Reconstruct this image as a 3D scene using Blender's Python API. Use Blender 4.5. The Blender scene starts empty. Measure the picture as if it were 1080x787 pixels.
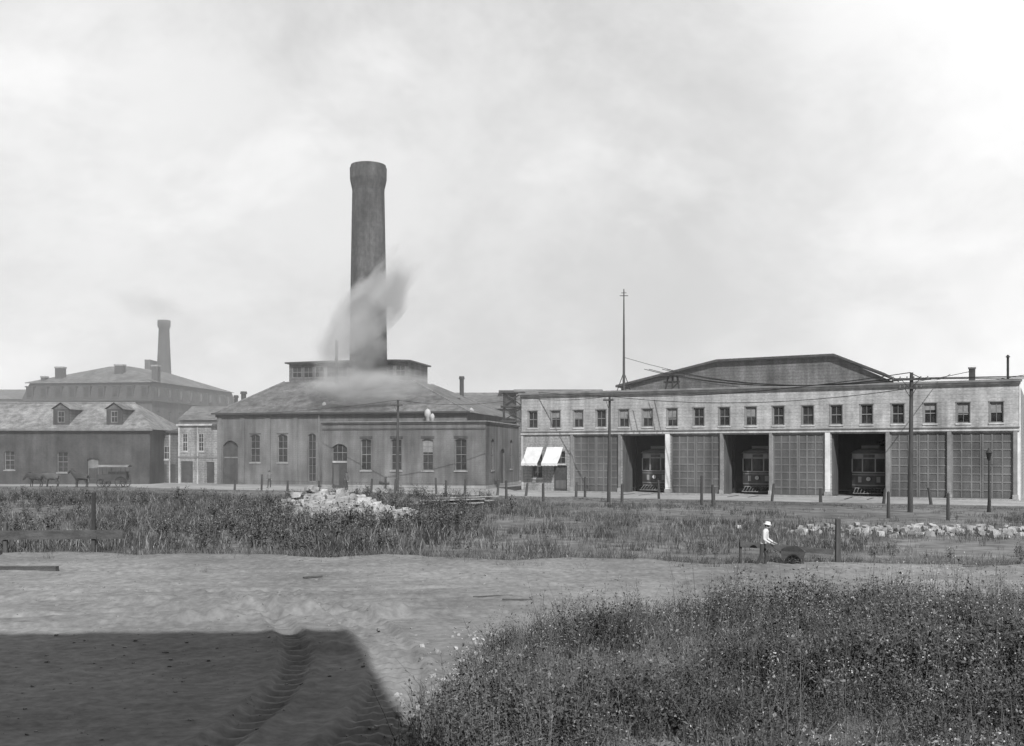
import bpy, math, random
import numpy as np
from mathutils import Vector, Matrix
R = random.Random(7)
rng = np.random.default_rng(11)
sc = bpy.context.scene
F_ = 1100.0; EYE = 3.8

def bear(px): return (px-540.0)/F_
def gx(px, Y): return bear(px)*Y

# ------------------------------------------------------------------ materials
MATS = {}
def mat(name, c1, c2=None, scale=1.0, rough=.9, bump=.3, stretch=(1,1,1), line=None, stain=.25, fine=.3, finescale=14, spec=.2, bdist=.02, patch=None):
    if name in MATS: return MATS[name]
    c2 = c1 if c2 is None else c2
    m = bpy.data.materials.new(name); m.use_nodes = True
    nt = m.node_tree; N = nt.nodes; L = nt.links
    bs = N['Principled BSDF']
    tc = N.new('ShaderNodeTexCoord'); mp = N.new('ShaderNodeMapping')
    mp.inputs['Scale'].default_value = stretch
    L.new(tc.outputs['Object'], mp.inputs['Vector'])
    def noise(vec, s, det=4, ro=.6):
        n = N.new('ShaderNodeTexNoise'); n.inputs['Scale'].default_value = s
        n.inputs['Detail'].default_value = det; n.inputs['Roughness'].default_value = ro
        L.new(vec, n.inputs['Vector']); return n.outputs['Fac']
    def mr(v, a, b, c, d):
        n = N.new('ShaderNodeMapRange'); L.new(v, n.inputs[0])
        for i, q in enumerate((a, b, c, d)): n.inputs[i+1].default_value = q
        return n.outputs[0]
    def mul(a, b, op='MULTIPLY'):
        n = N.new('ShaderNodeMath'); n.operation = op
        for i, q in enumerate((a, b)):
            if hasattr(q, 'default_value'): L.new(q, n.inputs[i])
            else: n.inputs[i].default_value = q
        return n.outputs[0]
    n1 = noise(mp.outputs[0], scale)
    v = mr(n1, .3, .7, c1, c2)
    n2 = noise(mp.outputs[0], scale*finescale, 2)
    v = mul(v, mr(n2, .3, .7, 1-fine, 1+fine))
    h = n2
    if patch:
        for ps, pa in patch: v = mul(v, mr(noise(tc.outputs['Object'], ps, 3, .65), .38, .62, 1-pa, 1+pa*.6))
    if stain > 0:
        ms = N.new('ShaderNodeMapping'); ms.inputs['Scale'].default_value = (1.2, 1.2, .12)
        L.new(tc.outputs['Object'], ms.inputs['Vector'])
        n3 = noise(ms.outputs[0], 1.0, 3)
        v = mul(v, mr(n3, .35, .7, 1+stain*.4, 1-stain))
    if line:
        ax, per, dark, frac = line
        sp = N.new('ShaderNodeSeparateXYZ'); L.new(tc.outputs['Object'], sp.inputs[0])
        f = mul(mul(sp.outputs[ax], 1/per), 0, 'FRACT')
        g = mul(f, frac, 'LESS_THAN')
        v = mul(v, mr(g, 0, 1, 1, dark))
        h = mul(h, mul(f, .8), 'ADD')
    L.new(v, bs.inputs['Base Color'])
    bs.inputs['Roughness'].default_value = rough
    bs.inputs['Specular IOR Level'].default_value = spec
    if bump > 0:
        b = N.new('ShaderNodeBump'); b.inputs['Strength'].default_value = bump
        b.inputs['Distance'].default_value = bdist
        L.new(h, b.inputs['Height']); L.new(b.outputs[0], bs.inputs['Normal'])
    MATS[name] = m; return m

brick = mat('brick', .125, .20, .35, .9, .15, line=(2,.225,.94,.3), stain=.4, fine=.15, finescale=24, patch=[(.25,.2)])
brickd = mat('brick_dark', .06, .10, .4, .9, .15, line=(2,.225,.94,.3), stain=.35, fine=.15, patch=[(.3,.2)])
brickc = mat('brick_stack', .065, .11, .35, .9, .3, stretch=(1,1,.5), line=(2,.6,.93,.25), stain=.4, finescale=9, patch=[(.2,.2),(1.5,.12)])
shingle = mat('shingle', .36, .48, .6, .85, .4, stretch=(1,1,2), line=(2,.3,.85,.25), stain=.35, fine=.18, finescale=8, patch=[(.15,.12),(1.5,.1)])
clap = mat('clapboard', .27, .37, .4, .8, .3, line=(2,.28,.76,.2), stain=.35, patch=[(.2,.12)])
clapd = mat('clapboard_weathered', .12, .19, .4, .85, .3, line=(2,.35,.75,.25), stain=.4, patch=[(.2,.15)])
slate = mat('slate_roof', .13, .20, .3, .7, .4, line=(2,.22,.88,.25), stain=.5, finescale=20, patch=[(.25,.25),(1.6,.12)])
slated = mat('slate_dark', .05, .08, .3, .8, .3, line=(2,.3,.8,.25), stain=.2)
tar = mat('tar_roof', .05, .09, .3)
trim = mat('trim_paint', .45, .58, 1.5, .6, .1, stain=.35, fine=.1, patch=[(.8,.15)])
trimg = mat('trim_grey', .17, .26, 1.5, .7, .1, stain=.3, fine=.12)
trimd = mat('trim_dark', .05, .08, 1.5, .6, .1)
white = mat('white_paint', .62, .78, 1.5, .6, .1, stain=.25, fine=.06, patch=[(1,.1)])
glass = mat('window_glass', .012, .05, .9, .12, .0, stain=0, fine=.4, finescale=3, spec=.5)
curtain = mat('window_blind', .18, .3, 2, .8, .0, stain=0)
doorw = mat('door_wood', .09, .14, .8, .8, .2, stretch=(6,6,.6), stain=.35, fine=.2, patch=[(.3,.2)])
doorr = mat('door_rails', .14, .21, .8, .8, .2, stretch=(6,6,.6), stain=.35, fine=.2, patch=[(.3,.2)])
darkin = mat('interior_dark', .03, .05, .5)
stone = mat('granite', .25, .38, 2, .85, .3, stain=.2)
iron = mat('iron', .03, .05, 2, .5, .1)
pole_w = mat('pole_wood', .05, .10, 1, .9, .3, stretch=(8,8,.5), stain=.3)
plank_w = mat('plank_wood', .06, .12, 1.2, .9, .4, stretch=(1,6,6), stain=.2)
canvas = mat('canvas', .6, .75, 1.5, .9, .2, stain=.12, fine=.06)
rock = mat('rubble_stone', .16, .5, 1.6, .9, .5, stain=0, fine=.25)
horse_m = mat('horse_coat', .03, .06, 2, .6, .05, stain=0)
horse_l = mat('horse_coat_bay', .06, .1, 2, .6, .05, stain=0)
carp = mat('car_body', .07, .10, .7, .35, .03, stain=.15, fine=.08, spec=.5)
carl = mat('car_trim', .34, .45, 1, .4, .03, stain=.15, fine=.06, spec=.5)
card = mat('car_roof', .04, .06, 1, .6, .05)
skin_m = mat('skin', .35, .42, 3, .6, .0, stain=0, fine=.05)
weed_m = mat('weed_leaf', .035, .11, .5, .65, .0, stain=0, fine=.45, finescale=8)
weed_g = mat('weed_leaf_pale', .12, .24, .7, .7, .0, stain=0, fine=.4, finescale=8)
weed_l = mat('weed_flower', .3, .5, 2, .8, .0, stain=0)
weed_s = mat('weed_stalk', .07, .22, 1, .8, .0, stain=0, fine=.3)
grass_m = mat('meadow_grass', .05, .13, .12, .8, .0, stain=0, fine=.45, finescale=9, patch=[(.09,.35),(.6,.3)])
grass_l = mat('dry_grass', .15, .3, .3, .8, .0, stain=0, fine=.3, finescale=9)
ground_m = mat('ground_soil', .09, .20, .08, .95, .5, stain=0, fine=.35, finescale=12, patch=[(.5,.2)])
yard_m = mat('yard_dirt', .24, .38, .25, .95, .3, stain=0, fine=.2, patch=[(.1,.2)])

# ------------------------------------------------------------------ assembler
def mesh_obj(name, V, Fc, m, parent=None, smooth=False):
    me = bpy.data.meshes.new(name); me.from_pydata([tuple(v) for v in V], [], Fc); me.update()
    for mm in (m if isinstance(m, list) else [m]): me.materials.append(mm)
    if smooth:
        for p in me.polygons: p.use_smooth = True
    o = bpy.data.objects.new(name, me); sc.collection.objects.link(o)
    if parent: o.parent = parent
    return o

class Asm:
    def __init__(s, name, loc=(0,0,0), rz=0, scale=1):
        s.e = bpy.data.objects.new(name, None); s.e.location = loc; s.e.rotation_euler = (0,0,rz); s.e.scale = (scale,)*3
        s.e.empty_display_size = .5
        sc.collection.objects.link(s.e); s.p = {}
    def get(s, part, m, smooth=False):
        if part not in s.p: s.p[part] = [m, [], [], smooth]
        return s.p[part]
    def poly(s, part, m, V, Fc, smooth=False):
        g = s.get(part, m, smooth); b = len(g[1])
        g[1].extend([tuple(v) for v in V]); g[2].extend([tuple(i+b for i in f) for f in Fc])
    BF = [(0,3,2,1),(4,5,6,7),(0,1,5,4),(1,2,6,5),(2,3,7,6),(3,0,4,7)]
    def box(s, part, m, x0,x1,y0,y1,z0,z1):
        s.poly(part, m, [(x0,y0,z0),(x1,y0,z0),(x1,y1,z0),(x0,y1,z0),(x0,y0,z1),(x1,y0,z1),(x1,y1,z1),(x0,y1,z1)], s.BF)
    def fbox(s, part, m, F, u0,u1,d0,d1,z0,z1):
        P = lambda u,d,z: F[0]+F[1]*u+F[2]*d+Vector((0,0,z))
        s.poly(part, m, [P(u0,d0,z0),P(u1,d0,z0),P(u1,d1,z0),P(u0,d1,z0),P(u0,d0,z1),P(u1,d0,z1),P(u1,d1,z1),P(u0,d1,z1)], s.BF)
    def hexa(s, part, m, V): s.poly(part, m, V, s.BF)
    def cyl(s, part, m, p0, p1, r0, r1=None, n=10, smooth=True, cap=True):
        r1 = r0 if r1 is None else r1
        p0 = Vector(p0); p1 = Vector(p1); d = (p1-p0).normalized()
        a = d.orthogonal().normalized(); b = d.cross(a)
        V = []
        for p, r in ((p0,r0),(p1,r1)):
            for i in range(n):
                t = 2*math.pi*i/n; V.append(p+a*(r*math.cos(t))+b*(r*math.sin(t)))
        Fc = [(i,(i+1)%n,n+(i+1)%n,n+i) for i in range(n)]
        if cap: Fc += [tuple(range(n))[::-1], tuple(range(n,2*n))]
        s.poly(part, m, V, Fc, False)
    def lathe(s, part, m, prof, n=32, c=(0,0), smooth=True):
        V = []; Fc = []
        for r, z in prof:
            for i in range(n):
                t = 2*math.pi*i/n; V.append((c[0]+r*math.cos(t), c[1]+r*math.sin(t), z))
        for j in range(len(prof)-1):
            for i in range(n): Fc.append((j*n+i, j*n+(i+1)%n, (j+1)*n+(i+1)%n, (j+1)*n+i))
        s.poly(part, m, V, Fc, smooth)
    def wall(s, part, m, F, u0,u1,z0,z1,t,ops=()):
        us = sorted(set([u0,u1]+[o[0] for o in ops]+[o[1] for o in ops]))
        for a, b in zip(us, us[1:]):
            if b-a < 1e-5: continue
            mid = (a+b)/2; z = z0
            for o in sorted([o for o in ops if o[0] < mid < o[1]], key=lambda o: o[2]):
                if o[2]-z > 1e-4: s.fbox(part, m, F, a,b,0,t,z,o[2])
                z = o[3]
            if z1-z > 1e-4: s.fbox(part, m, F, a,b,0,t,z,z1)
        P = lambda u,d,z: F[0]+F[1]*u+F[2]*d+Vector((0,0,z))
        for o in ops:
            r = o[4] if len(o) > 4 else 0
            if r:
                K = 8; ar = lambda q: o[3]-r*(2*q-1)**2
                for k in range(K):
                    q0, q1 = k/K, (k+1)/K; ua = o[0]+(o[1]-o[0])*q0; ub = o[0]+(o[1]-o[0])*q1
                    s.hexa(part, m, [P(ua,0,ar(q0)),P(ub,0,ar(q1)),P(ub,t,ar(q1)),P(ua,t,ar(q0)),P(ua,0,o[3]),P(ub,0,o[3]),P(ub,t,o[3]),P(ua,t,o[3])])
    def window(s, F, o, fm=None, sill=stone, cols=2, rows=4, d=.14, blind=False, sillp=.09, g=None):
        fm = fm or trim; a,b,z0,z1 = o[:4]; w = .085
        s.fbox('window_glass', g or glass, F, a,b,d+.05,d+.06,z0,z1)
        s.fbox('window_frames', fm, F, a,a+w,d,d+.048,z0,z1); s.fbox('window_frames', fm, F, b-w,b,d,d+.048,z0,z1)
        s.fbox('window_frames', fm, F, a+w,b-w,d,d+.048,z0,z0+w); s.fbox('window_frames', fm, F, a+w,b-w,d,d+.048,z1-w*1.3,z1)
        zm = (z0+z1)/2
        s.fbox('window_frames', fm, F, a+w,b-w,d-.01,d+.046,zm-.04,zm+.04)
        for i in range(1, cols):
            u = a+(b-a)*i/cols; s.fbox('window_muntins', fm, F, u-.018,u+.018,d+.005,d+.044,z0+w,z1-w)
        for i in range(1, rows):
            z = z0+(z1-z0)*i/rows
            if abs(z-zm) > .1: s.fbox('window_muntins', fm, F, a+w,b-w,d+.008,d+.042,z-.016,z+.016)
        if blind:
            s.fbox('window_blinds', curtain, F, a+w,b-w,d+.046,d+.0495,zm+.05+R.uniform(-.3,.3),z1-w)
        if sill: s.fbox('window_sills', sill, F, a-.1,b+.1,-sillp,.1,z0-.14,z0)
    def done(s):
        for k, (m, V, Fc, sm) in s.p.items(): mesh_obj(k, V, Fc, m, s.e, sm)
        return s.e

def frame(o, ux, uy, nx, ny): return (Vector((o[0],o[1],0)), Vector((ux,uy,0)), Vector((nx,ny,0)))
def solve(O, u, n, px, d):
    bx, by = O[0]+n[0]*d, O[1]+n[1]*d; k = bear(px)
    return (k*by-bx)/(u[0]-k*u[1])

# ------------------------------------------------------------------ BARN
ang = math.atan2(-20, 39)
Ob = (0.93, 102.0); ub = (math.cos(ang), math.sin(ang)); nb = (-ub[1], ub[0])
S = lambda px, d=0: solve(Ob, ub, nb, px, d)
B = Asm('streetcar_barn', (Ob[0],Ob[1],0), ang)
FB = frame((0,0),1,0,0,1)
Lb = S(1075); D = 34.0; Htop = 9.45
bays = [(605,652,'c'),(655.5,701,'o'),(708,759.5,'c'),(762.5,811,'o'),(815,869,'c'),(877,934,'o'),(938.5,999,'c'),(1003.5,1068,'c')]
ops = [(S(a), S(b), 0, 5.35) for a,b,_ in bays]
B.wall('front_wall_lower', clap, FB, 0, Lb, 0, 5.5, .3, ops+[(S(584),S(598),0,2.5),(S(561),S(572),1.3,3.6),(S(581),S(596),2.7,3.9)])
wins = [562,586,610,634,658,683,709,737,764,792,821,852,882,914,947,981,1016,1051]
wops = []
for p in wins:
    c = S(p); wops.append((c-.48, c+.48, 6.15, 7.8))
B.wall('front_wall_upper', shingle, FB, 0, Lb, 5.75, 9.2, .26, wops)
for i, o in enumerate(wops):
    B.window(FB, o, fm=trimd if i%3 else trimg, sill=trim, cols=2, rows=2, d=.1, blind=R.random()<.3, sillp=.06)
    for (a,b) in ((o[0]-.07,o[0]-.002),(o[1]+.002,o[1]+.07)): B.fbox('window_casings', trimg, FB, a,b,-.03,-.002,o[2],o[3])
    B.fbox('window_casings', trim, FB, o[0]-.1,o[1]+.1,-.05,-.002,o[3],o[3]+.08)
B.box('belt_course', trim, -.05, Lb+.05, -.16, .28, 5.5, 5.75)
B.box('belt_course_cap', trimg, -.05, Lb+.05, -.26, .2, 5.752, 5.82)
B.box('cornice', trim, -.1, Lb+.1, -.18, .3, 9.2, 9.38)
B.box('cornice_cap', trimg, -.2, Lb+.2, -.34, .5, 9.382, 9.55)
B.box('side_wall', clap, Lb-.3, Lb, .3, D, 0, 9.2); B.box('side_wall', clapd, 0, .3, .3, D, 0, 9.2)
B.box('rear_wall', clapd, 0, Lb, D, D+.3, 0, 9.2); B.box('roof', tar, .1, Lb-.1, .3, D+.2, 9.2, 9.34)
B.box('floor', yard_m, .3, Lb-.3, .3, D, .006, .02)
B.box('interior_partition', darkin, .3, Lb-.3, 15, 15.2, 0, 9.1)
B.box('corner_board', white, Lb+.002, Lb+.09, -.04, .3, 0, 9.2); B.box('corner_board', white, Lb-.28, Lb, -.04, -.003, 0, 5.5)
# pilasters between bays
for p, w, mt in ((603.4,.26,trimg),(653.7,.24,trimg),(704.4,.42,white),(761,.24,trimg),(813,.26,trimg),(873,.42,white),(936.3,.3,trimg),(1001.3,.32,trimg),(1071,.3,trimg)):
    c = S(p); B.box('pilaster_white' if mt is white else 'pilasters', mt, c-w/2, c+w/2, -.13, -.004, 0, 5.49)
    B.box('pilaster_plinths', stone, c-w/2-.06, c+w/2+.06, -.2, -.002, 0, .45)
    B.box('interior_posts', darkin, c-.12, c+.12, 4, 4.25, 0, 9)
# doors
for (a,b,k) in bays:
    a, b = S(a), S(b)
    if k == 'c':
        B.box('door_leaves', doorw, a, b, .1, .16, .03, 5.35)
        mid = (a+b)/2
        for l0, l1 in ((a,mid-.02),(mid+.02,b)):
            nc, nr = 3, 8
            for i in range(nc+1):
                u = l0+(l1-l0)*i/nc; u = min(max(u, l0+.06), l1-.06)
                B.box('door_stiles', doorr, u-.06,u+.06,.06,.099,.03,5.34)
            for j in range(nr+1):
                z = .1+(5.2)*j/nr
                for i in range(nc):
                    ua = l0+(l1-l0)*i/nc+.062; uu = l0+(l1-l0)*(i+1)/nc-.062
                    if i == 0: ua += .06
                    if i == nc-1: uu -= .06
                    B.box('door_rails', doorr, ua,uu,.064,.099,z-.05,z+.06)
    else:
        B.box('open_door_leaf', doorw, a+.02, a+.1, .3, 2.6, .03, 5.3)
        B.box('open_door_leaf', doorw, b-.1, b-.02, .3, 2.6, .03, 5.3)
# office end
B.window(FB, (S(561),S(572),1.3,3.6), cols=2, rows=4); B.window(FB, (S(581),S(596),2.7,3.9), cols=3, rows=2)
B.box('office_door', trimd, S(584), S(598), .12, .17, .05, 2.5)
B.box('office_door_panels', doorw, S(584)+.15, S(598)-.15, .09, .119, .3, 1.1)
B.box('office_corner_board', trim, -.003, .2, -.05, -.003, 0, 5.49)
for p0, p1 in ((556,573),(577,594)):
    a, b = S(p0), S(p1); z1, z0 = 4.3, 2.75
    V = []; K = 8
    for j in range(K+1):
        q = j/K; V += [(a,-.05-1.3*q, z1-(z1-z0)*q-.12*math.sin(math.pi*q)), (b,-.05-1.3*q, z1-(z1-z0)*q-.12*math.sin(math.pi*q))]
    Fc = [(2*j,2*j+1,2*j+3,2*j+2) for j in range(K)]
    B.poly('awnings', canvas, V, Fc)
    n=9; V=[]; Fc=[]
    for j in range(n+1):
        x=a+(b-a)*j/n; V += [(x,-1.352,z0+.0),(x,-1.36,z0-.22-.05*(j%2))]
    for j in range(n): Fc.append((2*j,2*j+1,2*j+3,2*j+2))
    B.poly('awning_valances', canvas, V, Fc)
    for x in (a,b): B.cyl('awning_arms', iron, (x,-.02,z0), (x,-1.35,z0), .02, n=6)
# clerestory roof behind
d0 = 22
pf = [(S(655,d0),9.35),(S(655,d0),11.3),(S(757,d0),13.8),(S(880,d0),13.9),(S(928,d0),11.7),(S(928,d0),9.35)]
V = [(x,d0,z) for x,z in pf]+[(x,d0+11,z) for x,z in pf]; n = 6
B.poly('monitor_walls', clapd, V, [(0,1,2,3,4,5),(6,7,8,9,10,11)]+[(i,(i+1)%n,(i+1)%n+n,i+n) for i in (0,4,5)])
for i in (1,2,3):
    (xa,za),(xb,zb) = pf[i], pf[i+1]; e=.5
    B.hexa('monitor_roof', tar, [(xa-.5*(i==1),d0-e,za),(xb+.5*(i==3),d0-e,zb),(xb+.5*(i==3),d0+11.5,zb),(xa-.5*(i==1),d0+11.5,za),
        (xa-.5*(i==1),d0-e,za+.25),(xb+.5*(i==3),d0-e,zb+.25),(xb+.5*(i==3),d0+11.5,zb+.25),(xa-.5*(i==1),d0+11.5,za+.25)])
# timber frame on roof
x0 = S(700, 10)
for dx in (0,.9,1.8):
    B.cyl('roof_trestle', iron, (x0+dx,10,9.3),(x0+.5+dx*.5,10,11.6),.11,n=6)
B.cyl('roof_trestle', iron, (x0-.1,10,10.1),(x0+2,10,10.1),.09,n=6); B.cyl('roof_trestle', iron, (x0,10,10.9),(x0+1.7,10,10.9),.09,n=6)
B.cyl('roof_trestle', iron, (x0,10,9.4),(x0+1.6,10,10.9),.08,n=6); B.box('roof_trestle_deck', trimd, x0-.2,x0+2.0,9.5,10.8,11.5,11.62)
xc = S(1025,8); B.box('roof_chimney', brickd, xc-.25, xc+.25, 8, 8.5, 9.3, 11.1); B.box('roof_chimney_cap', stone, xc-.32, xc+.32, 7.93, 8.57, 11.1, 11.22)
xc = S(1063,6); B.cyl('roof_vent', iron, (xc,6,9.3),(xc,6,11.8),.1); B.cyl('roof_vent', iron, (xc,6,11.8),(xc,6,12.0),.2,.05)
B.box('apron_sill', stone, 0, Lb, -.9, -.21, .004, .1)
B.done()

def bw(s, d): return (Ob[0]+ub[0]*s+nb[0]*d, Ob[1]+ub[1]*s+nb[1]*d)

# ------------------------------------------------------------------ streetcars
def streetcar(s, d):
    x, y = bw(s, d); A = Asm('streetcar', (x,y,.03), ang, 1.22)
    W = 1.2; n = 12
    def bow(w, amt, z0, z1, part, m, t0=-1, t1=1, off=0):
        V=[];Fc=[]
        for i in range(n+1):
            t=t0+(t1-t0)*i/n; V += [(w*t, off-amt*(1-t*t), z0),(w*t, off-amt*(1-t*t), z1)]
        for i in range(n): Fc.append((2*i,2*i+2,2*i+3,2*i+1))
        A.poly(part, m, V, Fc)
    bow(W,.45,.62,1.62,'dash',carp); bow(W+.02,.47,1.62,1.7,'dash_rail',carl,off=-.01); bow(W+.02,.5,.5,.62,'bumper',card)
    bow(W+.01,.46,.72,.78,'dash_stripe',carl,off=-.004); bow(W+.01,.46,1.46,1.51,'dash_stripe',carl,off=-.004)
    for t in (-.62,.42): bow(W+.01,.46,.95,1.35,'dash_lettering',carl,t0=t,t1=t+.2,off=-.005)
    bow(W,.45,2.62,3.0,'letterboard',carl); bow(.75,.47,2.7,2.92,'destination_sign',carp,off=-.06)
    bow(W-.02,.43,1.7,2.62,'front_glass',glass)
    for t in (-1,-.36,.36,1): A.box('window_posts', carl, W*t-.04,W*t+.04,-.47*(1-t*t)-.03,-.45*(1-t*t)+.03,1.7,2.62)
    # body
    for sx in (-1,1):
        A.box('side_panels', carp, sx*W-.03,sx*W+.03,.02,9,.75,1.75); A.box('side_letterboards', carp, sx*W-.03,sx*W+.03,.02,9,2.6,3.0)
        A.box('side_glass', glass, sx*(W-.02)-.01,sx*(W-.02)+.01,.02,9,1.75,2.6)
        for j in range(11): A.box('side_posts', carp, sx*W-.04,sx*W+.04,.1+j*.87,.2+j*.87,1.75,2.6)
    A.box('floor', card, -W,W,.0,9,.7,.8); A.box('rear_panel', carp, -W,W,9,9.05,.7,3)
    # roof: arched hood and clerestory
    V=[];Fc=[];ys=[-.62,-.45,-.2,.3,9.2]; hh=[.05,.25,.33,.38,.38]; K=12
    for j,yy in enumerate(ys):
        for i in range(K+1):
            t=-1+2*i/K; V.append(((W+.1)*t*(.72 if j==0 else .92 if j==1 else 1), yy, 3.0+hh[j]*math.sqrt(max(0,1-t*t))))
    for j in range(len(ys)-1):
        for i in range(K): Fc.append((j*(K+1)+i,j*(K+1)+i+1,(j+1)*(K+1)+i+1,(j+1)*(K+1)+i))
    A.poly('roof', trimg, V, Fc)
    A.box('clerestory', carl, -.6,.6,.2,8.8,3.3,3.55); A.box('clerestory_roof', card, -.7,.7,.0,9,3.55,3.66)
    A.cyl('trolley_pole', iron, (0,4,3.8),(0,9.5,4.25),.03,n=6); A.cyl('trolley_base', iron, (0,4,3.6),(0,4,3.9),.15)
    # headlight
    A.cyl('headlight', iron, (0,-.48,1.2),(0,-.68,1.2),.19,n=16); A.cyl('headlight_lens', white, (0,-.682,1.2),(0,-.69,1.2),.15,n=16)
    # fender
    for i in range(9):
        xx=-.9+i*.225; A.cyl('fender_slats', trimg, (xx,-.5,.55),(xx,-1.35,.2),.02,n=5)
    A.cyl('fender_bar', trimg, (-.95,-1.35,.2),(.95,-1.35,.2),.03,n=6); A.cyl('fender_bar', trimg, (-.95,-.5,.55),(.95,-.5,.55),.03,n=6)
    for yy in (2.2,6.8):
        for wy in (-.6,.6):
            for sx in (-.72,.72): A.cyl('wheels', iron, (sx-.05,yy+wy,.36),(sx+.05,yy+wy,.36),.36,n=18)
        A.box('truck', iron, -.85,.85,yy-.9,yy+.9,.36,.6)
    for sx in (-.72,.72): A.box('rails', iron, sx-.04, sx+.04, -6, 9, -.02, .0+.004)
    A.done()
for p,(a,b) in ((0,(655.5,701)),(1,(762.5,811)),(2,(877,934))):
    streetcar((S(a)+S(b))/2+.45, 2.7+p*.3)

# ------------------------------------------------------------------ POWER HOUSE
a2 = math.radians(-12); Op=(gx(512,107),107.0); up=(math.cos(a2),math.sin(a2)); npv=(-up[1],up[0])
Q = lambda px,d=0: solve(Op,up,npv,px,d)
H = Asm('brick_power_house', (Op[0],Op[1],0), a2)
FW = frame((0,0),1,0,0,1)
wl = Q(340); WT = 6.75
wo=[]
for p,w in ((386,1.15),(418,1.15),(451,1.2),(486,1.25)):
    c=Q(p); wo.append((c-w/2,c+w/2,1.9,5.2,.18))
c=Q(358); dr=(c-.85,c+.85,0,4.7,.45)
H.wall('wing_front_wall', brick, FW, wl,0,.35,WT,.4,wo+[(dr[0],dr[1],.35,dr[3],dr[4])]); H.box('wing_plinth', stone, wl-.06, dr[0], -.07,.4,0,.35); H.box('wing_plinth', stone, dr[1], .07, -.07,.4,0,.35)
for i,o in enumerate(wo): H.window(FW,o,cols=2,rows=4,blind=(i==2),fm=trimg)
for o in wo: H.fbox('lintels', brickd, FW, o[0]-.12,o[1]+.12,-.05,-.003,o[3]+.02,o[3]+.28)
H.fbox('wing_door', trimd, FW, dr[0],dr[1],.2,.27,0,2.7); H.fbox('door_transom', trim, FW, dr[0],dr[1],.17,.198,2.7,2.82)
H.window(FW,(dr[0],dr[1],2.82,4.7),sill=None,cols=3,rows=2,d=.18,fm=trimg)
H.fbox('door_leaf_panels', doorw, FW, dr[0]+.15,c-.1,.17,.199,.3,2.5); 
H.box('wing_cornice', brickd, wl-.12,.12,-.12,.4,WT,WT+.18); H.box('wing_coping', trimg, wl-.18,.18,-.2,.45,WT+.182,WT+.3)
H.box('wing_corbel', brickd, wl,0,-.06,-.003,WT-.6,WT-.45)
FR = frame((0,0),0,1,-1,0); dD=17
so=[(2.6,4.0,1.9,5.2,.25),(7.0,9.2,.35,4.2,.4),(12,13.4,1.9,5.2,.25)]
H.wall('wing_side_wall', brick, FR, .4,dD,.35,WT,.4,so)
H.box('wing_side_plinth', stone, -.4,.07,.4,dD,0,.35)
H.window(FR,so[0],fm=trimg); H.window(FR,so[2],fm=trimg); H.fbox('side_door',trimd,FR,7,9.2,.2,.27,.35,4.2)
H.box('wing_side_coping', stone, -.45,.18,.46,dD,WT+.182,WT+.3); H.box('wing_side_cornice', brickd, -.4,.12,.41,dD,WT,WT+.18)
H.box('wing_side_wall_left', brick, wl,wl+.4,.4,dD,0,WT); H.box('wing_roof', tar, wl+.4,-.4,.4,dD,WT-.3,WT-.1)
# main block
dm=10; mL=Q(229,dm); mR=Q(492,dm)-.0; EV=8.3; dB=dm+27
FM = frame((0,dm),1,0,0,1)
mo=[]
for p,w,z0,z1,r in ((269,1.25,2.6,5.9,.25),(298,1.25,2.6,5.9,.25)):
    c=Q(p,dm); mo.append((c-w/2,c+w/2,z0,z1,r))
c=Q(243,dm); d1=(c-.95,c+.95,0,5.2,.6); c=Q(329,dm); d2=(c-.5,c+.5,.35,6.0,.3)
H.wall('main_front_wall', brick, FM, mL,mR,0,EV,.45,mo+[d1,d2])
for o in mo: H.window(FM,o,cols=2,rows=4,fm=trimg); H.fbox('lintels', brickd, FM, o[0]-.1,o[1]+.1,-.04,-.003,o[3]+.02,o[3]+.14)
H.fbox('main_door', trimd, FM, d1[0],d1[1],.3,.36,0,5.2); H.window(FM,d2,cols=2,rows=6,sill=None,fm=trimg)
H.fbox('main_door_rail', trimg, FM, d1[0],d1[1],.26,.298,3.1,3.25)
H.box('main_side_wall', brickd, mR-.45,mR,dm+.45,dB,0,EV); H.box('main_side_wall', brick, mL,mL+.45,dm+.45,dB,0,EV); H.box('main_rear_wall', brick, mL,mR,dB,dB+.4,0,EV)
H.box('main_cornice', brickd, mL-.15,mR+.15,dm-.15,dm-.004,EV-.35,EV); H.box('main_gutter', trimd, mL-.5,mR+.5,dm-.55,dm-.35,EV-.05,EV+.14)
for p in (232,256,283,312): 
    c=Q(p,dm); H.box('brick_piers', brick, c-.28,c+.28,dm-.11,dm-.003,0,EV-.36)
c=Q(337,dm); H.cyl('downpipe', trimg, (c,dm-.2,0),(c,dm-.2,EV-.2),.06,n=8)
d3=19.5; d4=27.5; cL=Q(305,d3); cR=Q(431,d3); CZ=12.5
e=.5
bot=[(mL-e,dm-e,EV),(mR+e,dm-e,EV),(mR+e,dB+e,EV),(mL-e,dB+e,EV)]; top=[(cL-.5,d3-.3,CZ+.2),(cR+.5,d3-.3,CZ+.2),(cR+.5,d4+.3,CZ+.2),(cL-.5,d4+.3,CZ+.2)]
H.poly('hip_roof', slate, bot+top, [(0,1,5,4),(1,2,6,5),(2,3,7,6),(3,0,4,7),(4,5,6,7),(3,2,1,0)])
for i in range(4): H.cyl('hip_flashing', trimg, Vector(bot[i])+Vector((0,0,.03)), Vector(top[i])+Vector((0,0,.03)), .09, n=6)
FC=frame((0,d3),1,0,0,1); co=[]
nW=10
for i in range(nW):
    a=cL+.3+(cR-cL-.6)*i/nW; co.append((a+.12,a+(cR-cL-.6)/nW-.12,CZ+.7,CZ+2.15))
H.wall('monitor_front', clapd, FC, cL,cR,CZ,CZ+2.5,.15,co)
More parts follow.
